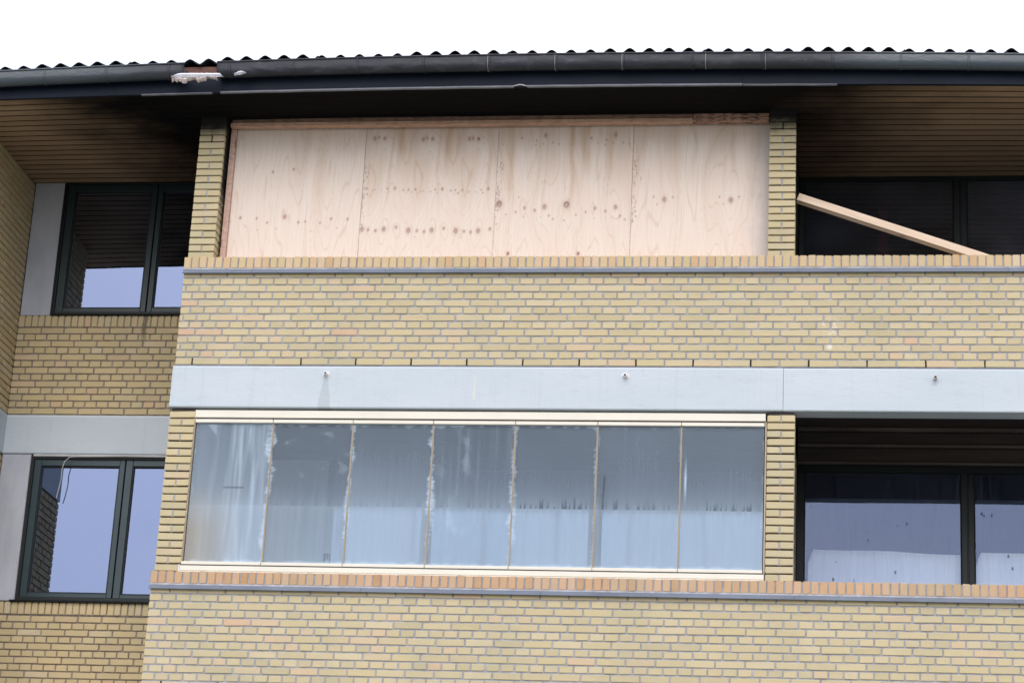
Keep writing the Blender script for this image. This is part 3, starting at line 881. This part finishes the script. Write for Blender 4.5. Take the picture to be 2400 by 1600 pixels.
def bracket(x, wd=.018, mat='gutter'):
    v, f = [], []; seg = 12; R = .0665; yc = -.598
    pr = [(yc - R, 2.595), (yc - R - .0005, 2.56)] + [(yc + R * math.cos(math.pi + math.pi * k / seg), 2.527 + R * math.sin(math.pi + math.pi * k / seg)) for k in range(seg + 1)]
    pr = [(yc - R + .012, 2.598)] + pr
    for y_, z_ in pr: v += [(x - wd / 2, y_, z_ + gv(x) + ZO), (x + wd / 2, y_, z_ + gv(x) + ZO)]
    for i in range(len(pr) - 1): k = 2 * i; f.append((k, k + 1, k + 3, k + 2))
    o_ = mesh_obj('gutter_bracket', v, f, mat, GT, True)
    md = o_.modifiers.new('thick', 'SOLIDIFY'); md.thickness = .004; md.offset = 1
for x in (-2.9, -2.34, -1.78, -1.22, -.66, -.10, .45, 1.015, 1.58, 2.16, 2.732, 3.31, 3.883, 4.468, 5.064, 5.642, 6.209, 6.765, 7.34, 7.9, 8.5, 9.1):
    bracket(x)
for x in (2.718, 3.297, 3.871, 4.58, 5.082):
    bracket(x, .004, 'clip_metal')
# torn remains of the missing length: pale strip with ragged lower edge
def ragged(name, x0, x1, top, bot, y, mat, seed, thick=.02, jg=1.0):
    r = random.Random(seed); n = 46; v, f = [], []
    for i in range(n + 1):
        t_ = i / n; x_ = x0 + (x1 - x0) * t_
        zt = top(t_) + r.uniform(-.0015, .0015); zb = bot(t_) + jg * r.uniform(-.007, .007)
        yj = jg * r.uniform(-.006, .006)
        v += [(x_, y, zt + ZO), (x_, y - .012 + yj, (zt * .55 + zb * .45) + ZO), (x_, y + .004 + yj, zb + ZO), (x_, y + thick, zb + .008 + ZO), (x_, y + thick, zt + ZO)]
        if i:
            k = 5 * i
            for q_ in range(5): f.append((k - 5 + q_, k - 5 + (q_ + 1) % 5, k + (q_ + 1) % 5, k + q_))
    f += [(0, 1, 2, 3, 4), tuple(5 * n + q_ for q_ in (4, 3, 2, 1, 0))]
    return mesh_obj(name, v, f, mat, GT)
tp_ = lambda t: (2.480 - .006 * t if .14 < t < .93 else (2.452 + (t / .14) * .026 if t <= .14 else 2.474 - (t - .93) * .45)) - .03
s1 = ragged('torn_gutter_remnant', -.062, .402, tp_, lambda t: 2.410, -.672, 'white_lining', 3, jg=.2); s1['label'] = 'white torn strip left where a gutter length is missing'
ragged('torn_gutter_remnant', -.055, .345, lambda t: 2.412, lambda t: 2.366 + .030 * t + .014 * math.sin(t * 17) + .008 * math.sin(t * 41), -.662, 'torn_foam', 5, .03)
ragged('torn_gutter_remnant', .505, .605, lambda t: 2.438 + .020 * math.sin(math.pi * t) + .006 * t, lambda t: 2.420 + .018 * t, -.676, 'white_lining', 8, .012)

# ================================================================== BALCONY GLAZING (lower)
BG = empty('balcony_glazing', (0, 0, 0), B); BG['label'] = 'seven misted folding glass panels in cream rails'
gy = .02
xm = [.254, .933, 1.627, 2.320, 3.019, 3.712, 4.411, 5.100]
MB().box(.243, 5.106, gy - .012, gy + .07, -.470, -.402, .004).build('top_rail', 'cream', BG)
MB().box(.243, 5.106, gy + .0, gy + .05, -.480, -.468).build('rail_groove', 'gasket', BG)
MB().box(.238, 5.112, gy - .022, gy + .07, -1.813, -1.7675, .004).build('bottom_rail', 'cream', BG)
MB().box(.234, 5.112, gy - .030, gy + .07, -1.827, -1.8165, .003).build('bottom_lip', 'cream', BG)
MB().box(.238, 5.112, gy - .020, gy + .05, -1.817, -1.8125).build('rail_groove', 'tan_profile', BG)
MB().box(.243, 5.106, gy - .017, gy + .05, -1.7675, -1.7595).build('rail_groove', 'gasket', BG)
MB().box(.229, .240, gy - .030, gy + .05, -1.83, -1.762, .003).build('rail_end', 'white_lining', BG)
MB().box(.236, .252, gy - .004, gy + .06, -1.762, -.472, .003).build('side_profile', 'tan_profile', BG)
MB().box(5.102, 5.118, gy - .004, gy + .06, -1.762, -.472, .003).build('side_profile', 'tan_profile', BG)

def frost_panel(idx, x0, x1, z0, z1):
    nx, nz = 84, 150
    xs = np.linspace(x0, x1, nx + 1); zs = np.linspace(z0, z1, nz + 1)
    X, Z = np.meshgrid(xs, zs)
    U = (X - x0) / (x1 - x0); V = (Z - z0) / (z1 - z0)
    r = np.random.default_rng(100 + idx)
    def n1(sx, sz, seed, arr=(X, Z)):
        out = np.empty(arr[0].shape)
        for i in range(out.shape[0]):
            for j in range(out.shape[1]):
                out[i, j] = noise.noise(Vector((arr[0][i, j] * sx, arr[1][i, j] * sz, seed)))
        return out
    big = n1(1.6, 1.2, 3 + idx * 0)          # continuous over panels
    stre = n1(26, 1.1, 11 + idx); stre2 = n1(70, 3.5, 31 + idx)
    hz = .28 + .05 * big + .018 * stre + .012 * stre2
    hz += .06 * (1 - V)
    fr = np.zeros_like(hz); br = np.zeros_like(hz)
    # drips around the sky-reflection line at z=-1.24
    zl = -1.235
    cols = r.random(nx + 1); cl = np.clip((np.convolve(cols, [.25, .5, .25], 'same') - .48) * 6, 0, 1)
    amt = [0, .15, .25, .35, 1.0, .8, 1.0][idx]
    length = .03 + .09 * r.random(nx + 1)
    low = .03 + .13 * r.random(nx + 1)
    fade = [0, .4, .5, .6, 1, .8, 1][idx]
    for j in range(nx + 1):
        dzv = Z[:, j] - zl
        up_ = np.where((dzv > 0) & (dzv < length[j]), 1 - dzv / length[j], 0)
        dn = np.where((dzv <= 0) & (dzv > -low[j]), 1 + dzv / low[j], 0)
        span = 1 if .08 < U[0, j] < .93 else .2
        hz[:, j] -= .40 * amt * cl[j] * up_ * span
        fr[:, j] += .10 * fade * cl[j] * dn * span
    # sky reflected in the back window, put into the panes' mist as paler tone
    soft = np.where(Z > zl, np.exp(-(Z - zl) / .13), 1.0)
    hz += .26 * soft * (1 + .08 * stre) + .05 * (Z < zl)
    if idx == 2: hz += .10 * np.where(Z > zl + .25, np.exp(-((Z - zl - .25) / .2) ** 2), 1.0) * (1 - .6 * U)
    if idx == 3: hz -= .05 * (Z < zl)
    # edge frost
    def edge(side, strength, width, zlo, zhi, seed):
        e_ = n1(3, 7, seed); f_ = n1(26, 14, seed + 3)
        g_ = n1(9, 2.2, seed + 9); h_ = n1(18, 55, seed + 21); w_ = width * np.clip(.34 + .8 * e_ + .35 * h_ + .25 * f_ + .6 * np.clip(g_, -.3, 1), .05, 1.6)
        d = (X - x0) if side == 'l' else (x1 - X)
        q_ = np.clip(1.1 - d / (w_ * .8), 0, 1) ** .9 * np.clip(.62 + .7 * h_ + .5 * f_ + .5 * g_, .06, 1)
        m_ = 1 / (1 + np.exp(-(Z - zlo) / .06)) * 1 / (1 + np.exp((Z - zhi) / .05))
        return strength * q_ * m_
    L_ = {0: (.25, .03), 1: (.75, .06), 2: (.7, .05), 3: (.8, .06), 4: (.7, .05), 5: (.3, .03), 6: (.15, .02)}[idx]
    R_e = {0: (.75, .07), 1: (.7, .05), 2: (.75, .05), 3: (.75, .07), 4: (.5, .05), 5: (.25, .03), 6: (.2, .03)}[idx]
    fr += edge('l', L_[0], L_[1], -1.55 if idx != 1 else -1.2, -.45, 50 + idx)
    fr += edge('r', R_e[0], R_e[1], -1.75, -.45, 70 + idx)
    # frost along the bottom edge
    bt = n1(14, 5, 90 + idx)
    fr += np.clip(1 - (Z - z0) / (.012 + .03 * np.clip(.5 + bt, 0, 1)), 0, 1) * .5
    fr += np.clip(1 - (z1 - Z) / (.008 + .05 * np.clip(.15 + bt, 0, 1)), 0, 1) * [.2, .3, .5, .6, .5, .15, .1][idx]
    if idx == 0:     # heavily streaked, brownish at the bottom left
        s3 = n1(13, .9, 5); s4 = n1(38, 2.4, 6)
        a1 = np.clip(s3 * 1.6 + .30 + .4 * s4, 0, 1) * np.exp(-((U - .72) / .28) ** 2)
        a1 += .45 * np.clip(s3 + .1, 0, 1)
        fr += .40 * a1 * np.clip(.45 + .9 * (s4 + .3), 0, 1)
        hz += .16; br = np.clip((.75 - U) * 1.6, 0, 1) * np.clip((-.95 - Z) * 2.0, 0, 1)
        dm = (np.abs(Z + 1.075 + .012 * (U - .5)) < .008) & (U > .42) & (U < .68)
        fr[dm] *= .2; hz[dm] -= .2
    if idx == 3:
        s3 = n1(9, 6, 8)
        fr += .34 * np.clip(s3 + .25 * n1(30, 26, 77) - .2, 0, 1) * np.exp(-((U - .3) / .22) ** 2)
        fr += .08 * np.clip(n1(30, 1, 9), 0, 1) * (V > .3)
    if idx == 1:
        hz -= .02; fr += .25 * np.clip(n1(8, 16, 12) - .28, 0, 1) * (V > .6)
        br = .3 * np.clip((.6 - U), 0, 1) * (1 - V)
        dj = (np.abs(U - .80) < .05) & (Z < z0 + .09)
        hz[dj] -= .25 * (stre2[dj] > 0)
    if idx == 5:
        q_ = np.exp(-((U - .09) / .04) ** 2) * np.clip(.5 + stre2, 0, 1) * (V < .65); hz -= .22 * q_
    if idx == 6:
        q_ = np.exp(-((U - .055) / .010) ** 2) * np.exp(-((Z + .98) / .13) ** 2); fr += .9 * q_
    hz = np.clip(hz, .02, .95); fr = np.clip(fr, 0, 1)
    V3 = np.stack([X.ravel(), np.full(X.size, gy + .02), Z.ravel() + ZO], 1)
    F = [(i * (nx + 1) + j, i * (nx + 1) + j + 1, (i + 1) * (nx + 1) + j + 1, (i + 1) * (nx + 1) + j) for i in range(nz) for j in range(nx)]
    me = bpy.data.meshes.new('glass_pane'); me.from_pydata(V3.tolist(), [], F); me.update()
    a_ = me.attributes.new('frost', 'FLOAT_VECTOR', 'POINT')
    a_.data.foreach_set('vector', np.stack([hz.ravel(), fr.ravel(), np.clip(br, 0, 1).ravel()], 1).ravel())
    me.materials.append(MATS['glass_frosted'])
    o_ = bpy.data.objects.new('glass_pane', me); COL.objects.link(o_); o_.parent = BG
for i in range(7):
    a_, b_ = xm[i], xm[i + 1]
    MB().box(a_ + (.002 if i else -.004), b_ - .003, gy - .006, gy + .05, -.512, -.481, .003).build('panel_top_rail', 'cream', BG)
    MB().box(a_ + (.002 if i else -.006), b_ - .003, gy - .021, gy + .05, -1.759, -1.732, .003).build('panel_bottom_rail', 'cream', BG)
    if i:
        MB().box(a_ - .006, a_ - .0006, gy + .008, gy + .034, -1.732, -.512, .001).build('edge_profile', 'tan_profile', BG)
        MB().box(a_ + .0006, a_ + .006, gy + .008, gy + .034, -1.732, -.512, .001).build('edge_profile', 'tan_profile', BG)
    frost_panel(i, a_ + .005, b_ - .005, -1.732, -.512)

# ================================================================== THINGS
# ---- plywood sheets over the burnt balcony
KN = dict(
 a=[(0.678,1.88,1),(0.87,1.902,1),(0.413,1.435,1.1),(0.565,1.428,.9),(0.664,1.385,.9),(0.823,1.439,1.5),(0.953,1.384,1),(1.016,1.392,.8),(1.154,1.379,.8),(1.253,1.416,1),(0.313,1.403,.6),(0.463,1.345,.4),(0.58,1.315,.4),(0.754,1.324,.5),(1.074,1.296,.4),(1.31,1.328,.4),(1.404,1.411,1)],
 b=[(1.596,2.192,1.7),(1.633,2.202,1.2),(1.687,2.191,1.5),(2.036,2.178,1.6),(2.067,2.191,1.2),(2.121,2.181,1.5),(2.453,2.177,1.5),(2.486,2.182,1.2),(2.535,2.175,1.4),(2.171,2.14,.4),(2.582,2.135,.4),(1.555,1.706,.9),(1.609,1.687,.5),(1.63,1.695,.5),(1.693,1.686,.4),(1.743,1.704,.7),(1.757,1.671,.4),(1.809,1.707,1.1),(1.886,1.688,.7),(1.932,1.692,.8),(1.96,1.669,.5),(1.994,1.694,.9),(2.048,1.672,.5),(2.067,1.682,.5),(2.127,1.671,.5),(2.173,1.692,.7),(2.191,1.659,.5),(2.236,1.695,1.1),(2.311,1.679,.7),(2.354,1.683,.7),(2.382,1.657,.6),(2.416,1.682,.8),(2.467,1.664,.5),(2.486,1.672,.4),(2.539,1.663,.4),(2.586,1.684,.6),(2.602,1.656,.6),(2.647,1.692,1.1),(1.54,1.315,1.9),(1.596,1.309,1.1),(1.662,1.301,1.2),(1.735,1.315,1.9),(1.844,1.333,1.2),(1.956,1.302,2.1),(2.033,1.299,1.1),(2.097,1.29,1.2),(2.164,1.303,1.9),(2.271,1.32,1.2),(2.379,1.295,2.1),(2.454,1.289,1.1),(2.512,1.282,1.2),(2.578,1.294,1.9),(2.682,1.311,1.2),(2.012,1.239,.4),(2.433,1.232,.4)],
 c=[(2.925,2.177,.9),(3.056,2.151,.7),(3.137,2.2,1.5),(3.05,2.108,.5),(3.12,2.118,.5),(3.202,2.128,.6),(3.259,2.114,.6),(3.374,2.113,.5),(2.763,2.118,.5),(3.543,2.171,.9),(3.675,2.154,.7),(3.758,2.2,1.5),(3.603,2.123,.5),(3.669,2.104,.5),(3.737,2.122,.6),(3.824,2.124,.6),(3.883,2.11,.5),(2.752,1.547,2.9),(3.348,1.536,2.9),(2.98,1.506,1.2),(3.155,1.516,1.9),(2.903,1.469,.8),(3.07,1.482,1.1),(2.817,1.445,.6),(3.197,1.433,.8),(3.235,1.401,.7),(3.123,1.422,.4),(2.978,1.42,.4),(3.434,1.439,.7),(3.519,1.466,.8),(3.599,1.501,1.2),(3.692,1.473,1),(3.78,1.51,1.7),(3.822,1.428,.9),(3.864,1.394,.7),(3.747,1.417,.4),(3.597,1.408,.4),(3.329,1.388,.6),(2.923,1.608,.5),(2.853,1.077,1.4),(3.468,1.075,1.4)],
 d=[(4.111,1.608,.7),(4.205,1.582,1.9),(4.278,1.603,.7),(4.142,1.537,.5),(4.786,1.575,2.1),(4.687,1.606,.7),(4.856,1.606,.7),(4.72,1.537,.5)])
STK = dict(a=[(1.15, .050, 2.3, .9, .42), (1.26, .02, 2.3, .9, .22), (.43, .022, 2.3, 1.0, .2), (.98, .018, 2.3, 1.2, .15)],
 b=[(1.84, .045, 2.3, 1.85, .6), (2.28, .042, 2.3, 1.80, .6), (1.76, .015, 2.3, 1.4, .3), (2.20, .015, 2.3, 1.4, .3), (2.64, .02, 2.3, 1.5, .35), (2.10, .012, 1.6, 1.0, .2), (2.50, .012, 1.6, 1.0, .2), (1.62, .012, 2.3, 1.0, .15)],
 c=[(2.84, .040, 2.3, 1.45, .5), (3.375, .024, 2.3, 1.4, .8), (3.50, .045, 2.3, 1.75, .5), (3.28, .014, 1.5, .9, .4), (3.46, .032, 1.4, .9, .35), (2.84, .02, 1.45, .9, .3), (3.72, .045, 2.25, 1.6, .42), (3.15, .012, 2.2, 1.3, .35), (3.05, .01, 2.1, 1.4, .2), (3.62, .01, 2.2, 1.3, .2), (3.86, .012, 2.2, 1.3, .25), (2.76, .03, 2.3, 1.6, .35)],
 d=[(3.945, .022, 2.1, 1.6, .45), (4.78, .024, 2.25, 1.75, .38), (4.70, .014, 2.3, 1.5, .2), (4.30, .012, 1.6, 1.0, .2), (4.66, .012, 1.4, .95, .25), (4.15, .012, 2.1, 1.4, .2), (4.45, .02, 2.3, 1.6, .15)])
def ply(key, x0, x1, z0, z1, y, label):
    st = .0068; nx = int((x1 - x0) / st); nz = int((z1 - z0) / st)
    xs = np.linspace(x0, x1, nx + 1); zs = np.linspace(z0, z1, nz + 1)
    X, Z = np.meshgrid(xs, zs)
    ks = [(kx + np.interp(kx, [.3, .7, 1.4, 2, 2.9, 3.9, 4.8], [.029, .022, .007, .005, 0, -.005, -.015]), kz - (kz - 1) * np.interp(kx, [.3, .7, 1.6, 3, 3.9, 4.8], [.028, .018, .011, .008, .009, .017]), q_) for kx, kz, q_ in KN[key]]; sd_ = {'a': 1, 'b': 2, 'c': 3, 'd': 4}[key]
    # low-resolution warp field for the growth rings
    per = .42 if key == 'b' else (.615 if key == 'c' else 10)       # rotary-cut veneer repeats
    gx = np.linspace(x0, x1, 40); gz = np.linspace(z0, z1, 26)
    fld = np.array([[noise.noise(Vector((((a_ - x0) % per) * 2.6, b_ * .42, 40 + sd_))) + .45 * noise.noise(Vector((((a_ - x0) % per) * 7.5, b_ * .9, 80 + sd_))) for a_ in gx] for b_ in gz])
    iu = (X - x0) / (x1 - x0) * 39; iv = (Z - z0) / (z1 - z0) * 25
    i0 = np.clip(iu.astype(int), 0, 38); j0 = np.clip(iv.astype(int), 0, 24); fu = iu - i0; fv = iv - j0
    F_ = (fld[j0, i0] * (1 - fu) + fld[j0, i0 + 1] * fu) * (1 - fv) + (fld[j0 + 1, i0] * (1 - fu) + fld[j0 + 1, i0 + 1] * fu) * fv
    for kx, kz, s_ in ks:
        if s_ > 1.0:
            dx = (X - kx) / (.05 * s_); dz_ = (Z - kz) / (.12 * s_); F_ += .10 * s_ * np.exp(-(dx * dx + dz_ * dz_))
    ph = F_ * 6.0
    fr_ = ph - np.floor(ph)
    tone = np.clip(1 - np.abs(fr_ - .5) * 2, 0, 1)
    line = np.clip((tone - .86) / .14, 0, 1) * .50            # thin growth lines
    broad = np.clip((np.sin(ph * 1.05 + 1.0) - .45) * 1.5, 0, 1) * .40  # tan bands
    for sx_, sw_, za_, zb_, am_ in STK[key]:
        wob_ = .012 * np.sin(Z * 5 + sx_ * 9) + .006 * np.sin(Z * 13 + sx_ * 31)
        m_ = np.exp(-np.abs((X - sx_ - wob_) / sw_) ** 2.6) * np.clip((Z - zb_) / .28 + .15, 0, 1) * np.clip((za_ - Z) / .12 + .6, 0, 1)
        broad = np.maximum(broad, min(1, am_ * 1.5) * m_ * (.88 + .12 * np.sin(X * 120 + 9 * F_)))
    fadez = np.clip((Z - (z0 + .15)) / .9, .25, 1)
    if key in 'a': broad *= .8 * np.exp(-((X - 1.03) / .16) ** 2) * 1.3
    R = line * .8 + broad * fadez
    Gk = np.zeros_like(R); Bk = np.zeros_like(R)
    for kx, kz, s_ in ks:
        rx = .0062 * s_; rz = .0088 * s_ if s_ < 2.5 else .0078 * s_
        msk = (np.abs(X - kx) < rx * 4) & (np.abs(Z - kz) < rz * 4)
        dx = (X[msk] - kx) / rx; dz_ = (Z[msk] - kz) / rz; d = np.sqrt(dx * dx + dz_ * dz_)
        Bk[msk] = np.maximum(Bk[msk], np.clip(2.0 - d, 0, 1) * (.55 if s_ > 1 else .45) + np.clip(3.4 - d, 0, 1) * .12)
        if s_ > 1.0:
            Gk[msk] = np.maximum(Gk[msk], np.clip(1 - np.abs(d - 1.0) / .45, 0, 1) * (.4 if s_ < 2.5 else .75) * np.where(dz_ > -.2, 1, .45))
        else:
            Gk[msk] = np.maximum(Gk[msk], np.clip(1.25 - d, 0, 1) * .6)
        if s_ == 1.4:      # little triangular resin marks at the sill
            Bk[msk] = np.maximum(Bk[msk], (d < 1.3) * 1.0)
    rr = np.random.default_rng(sd_ + 40)      # pencil scribbles beside the seams
    for side_, (za_, zb_) in (((x0, (1.35, 1.95)),) if key != 'a' else ()):
        for _ in range(46):
            px_ = side_ + abs(rr.normal(0, .022)); pz_ = rr.uniform(za_, zb_)
            Gk[(np.abs(X - px_) < rr.uniform(.003, .007)) & (np.abs(Z - pz_) < rr.uniform(.003, .016))] = rr.uniform(.15, .45)
        Gk[:, 0] = np.maximum(Gk[:, 0], .55 * (rr.random(nz + 1) > .35))
    V3 = np.stack([X.ravel(), np.full(X.size, y), Z.ravel() + ZO], 1)
    V3[:, 1] += .0015 * np.sin(V3[:, 0] * 3 + sd_)
    n1_ = nx + 1
    idx = (np.arange(nz)[:, None] * n1_ + np.arange(nx)[None, :]).ravel()
    F = np.stack([idx, idx + 1, idx + n1_ + 1, idx + n1_], 1).tolist()
    VV = V3.tolist(); b0 = len(VV)
    VV += [(x0, y + .018, z0 + ZO), (x1, y + .018, z0 + ZO), (x1, y + .018, z1 + ZO), (x0, y + .018, z1 + ZO)]
    c0_, c1_, c2_, c3_ = 0, nx, len(V3) - 1, len(V3) - 1 - nx
    F += [(b0, b0 + 3, b0 + 2, b0 + 1), (c0_, b0, b0 + 1, c1_), (c1_, b0 + 1, b0 + 2, c2_), (c2_, b0 + 2, b0 + 3, c3_), (c3_, b0 + 3, b0, c0_)]
    me = bpy.data.meshes.new('plywood_sheet'); me.from_pydata(VV, [], F); me.update()
    at_ = me.attributes.new('wood', 'FLOAT_VECTOR', 'POINT')
    dat = np.stack([R.ravel(), Gk.ravel(), Bk.ravel()], 1); dat = np.vstack([dat, np.zeros((4, 3))])
    at_.data.foreach_set('vector', np.clip(dat, 0, 1).ravel())
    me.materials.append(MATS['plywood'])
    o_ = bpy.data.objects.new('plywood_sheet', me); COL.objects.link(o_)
    tag(o_, label, 'plywood sheet', 'plywood sheets boarding up the burnt balcony')
ply('a', .345, 1.524, .982, 2.285, .150, 'leftmost plywood sheet, with two lone knots above one row of knots')
ply('b', 1.5256, 2.716, .982, 2.285, .152, 'plywood sheet second from left, with three level rows of knots')
ply('c', 2.7177, 3.910, .982, 2.285, .148, 'plywood sheet with two large round dark knots, third from left')
ply('d', 3.9117, 5.096, .982, 2.285, .151, 'rightmost plywood sheet, nearly clear with two faint knots, beside the brick pillar')

def timber(name, size, loc, rot, mat, label, cat):
    x_, y_, z_ = (s / 2 for s in size); c = .0035
    me = bpy.data.meshes.new(name); bm = bmesh.new(); bmesh.ops.create_cube(bm, size=1)
    bmesh.ops.scale(bm, vec=size, verts=bm.verts); bmesh.ops.bevel(bm, geom=bm.edges[:], offset=c, segments=1, affect='EDGES')
    bm.to_mesh(me); bm.free(); me.materials.append(MATS[mat])
    o_ = bpy.data.objects.new(name, me); COL.objects.link(o_); o_.location = loc; o_.rotation_euler = rot
    tag(o_, label, cat); return o_
# top battens (front face z 2.30..2.345, underside visible as lower strip)
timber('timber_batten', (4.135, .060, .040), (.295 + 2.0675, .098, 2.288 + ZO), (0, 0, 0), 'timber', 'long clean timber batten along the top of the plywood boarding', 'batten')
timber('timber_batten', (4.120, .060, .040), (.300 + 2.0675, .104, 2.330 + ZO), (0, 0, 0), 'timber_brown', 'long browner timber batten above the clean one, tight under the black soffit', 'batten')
timber('timber_batten', (.66, .060, .040), (4.432 + .332, .097, 2.2885 + ZO), (0, 0, 0), 'timber_sooty', 'short soot-stained timber batten at the top right of the boarding, the lower of two', 'batten')
timber('timber_batten', (.66, .060, .040), (4.432 + .332, .103, 2.3305 + ZO), (0, 0, 0), 'timber_sooty', 'short soot-stained timber batten at the top right of the boarding, the upper of two', 'batten')
timber('timber_batten', (.050, .06, 1.28), (.318, .148, 1.625 + ZO), (0, 0, 0), 'timber_up', 'upright pinkish timber batten at the left edge of the boarding', 'batten')

# leaning grooved plank on the open balcony, resting on the coping and against the pillar
xax = Vector((1.61, -.03, -.588)); xax.normalize()
yax = Vector((0, 0, 1)).cross(xax).normalized(); zax = xax.cross(yax)
ln = 2.15
prof = [(-.030, -.034), (-.030, .034), (.034, .034), (.034, -.034), (.016, -.034), (.013, -.022), (-.008, -.022), (-.011, -.034)]
v = [(-ln / 2, y_, z_) for y_, z_ in prof] + [(ln / 2, y_, z_) for y_, z_ in prof]
n_ = len(prof)
f = [(i, (i + 1) % n_, n_ + (i + 1) % n_, n_ + i) for i in range(n_)] + [tuple(range(n_))[::-1], tuple(n_ + i for i in range(n_))]
pk_ = mesh_obj('timber_plank', v, f, 'plank_wood')
bm = bmesh.new(); bm.from_mesh(pk_.data); bmesh.ops.recalc_face_normals(bm, faces=bm.faces); bm.to_mesh(pk_.data); bm.free()
tag(pk_, 'pale grooved timber plank leaning from the brick pillar down to the open balcony coping', 'plank')
M4 = Matrix((xax, yax, zax)).transposed(); M4 = (Matrix.Rotation(math.radians(-10), 3, xax) @ M4).to_4x4()
M4.translation = Vector((5.345, .18, 1.592 + ZO)) + xax * ln / 2; pk_.matrix_world = M4

# pale sheets hung inside the lower right windows
def cloth(x0, x1, ztop, z0, y, label, mat='sheet_cloth', nm='curtain', slope=.03, cat='curtain', ampl=.012):
    nx, nz = 60, 14; v, f = [], []
    for side in (0, 1):
        for i in range(nz + 1):
            for j in range(nx + 1):
                u = j / nx; x_ = x0 + (x1 - x0) * u
                zt = ztop + .012 * noise.noise(Vector((x_ * 2.2, y, 3))) - slope * u
                if u < .03: zt -= (0.03 - u) * 4
                z_ = z0 + (zt - z0) * i / nz
                yy = y + ampl * noise.noise(Vector((x_ * 3.2, 0, z_ * .7))) + side * .003
                v.append((x_ + (.02 * (1 - i / nz) * (-1 if j == 0 else 0)), yy, z_ + ZO))
    m1 = (nx + 1) * (nz + 1)
    for i in range(nz):
        for j in range(nx):
            a = i * (nx + 1) + j; f.append((a, a + 1, a + nx + 2, a + nx + 1)); f.append((m1 + a, m1 + a + nx + 1, m1 + a + nx + 2, m1 + a + 1))
    for j in range(nx):
        a = nz * (nx + 1) + j; f.append((a, a + 1, m1 + a + 1, m1 + a))
    o_ = mesh_obj(nm, v, f, mat, None, True); tag(o_, label, cat); return o_
cloth(5.43, 6.745, -1.140, -2.6, D + .095, 'pale sheet hung inside the left pane of the lower right window')
cloth(6.872, 8.21, -1.150, -2.6, D + .095, 'pale sheet hung inside the right pane of the lower right window')
cloth(6.04, 6.13, 2.22, .2, D + .35, 'narrow dark red curtain inside the upper right window', 'red_cloth', 'curtain', 0, 'curtain', .03)

# loose cable dangling over the lower left window
pts = [(q_[0] + .105, q_[1], q_[2] + .030) for q_ in [(-.40, D - .03, -.430), (-.9, D - .035, -.425), (-1.40, D - .035, -.434), (-1.445, D - .04, -.441), (-1.486, D - .045, -.485), (-1.501, D - .05, -.558), (-1.498, D - .05, -.66), (-1.515, D - .05, -.776), (-1.525, D - .045, -.83)]]
cb = tube('cable', [(a_, b_, c_ + ZO) for a_, b_, c_ in pts], .0045, 'cable_grey', None, 6)
tag(cb, 'loose grey cable dangling over the lower left window', 'cable')
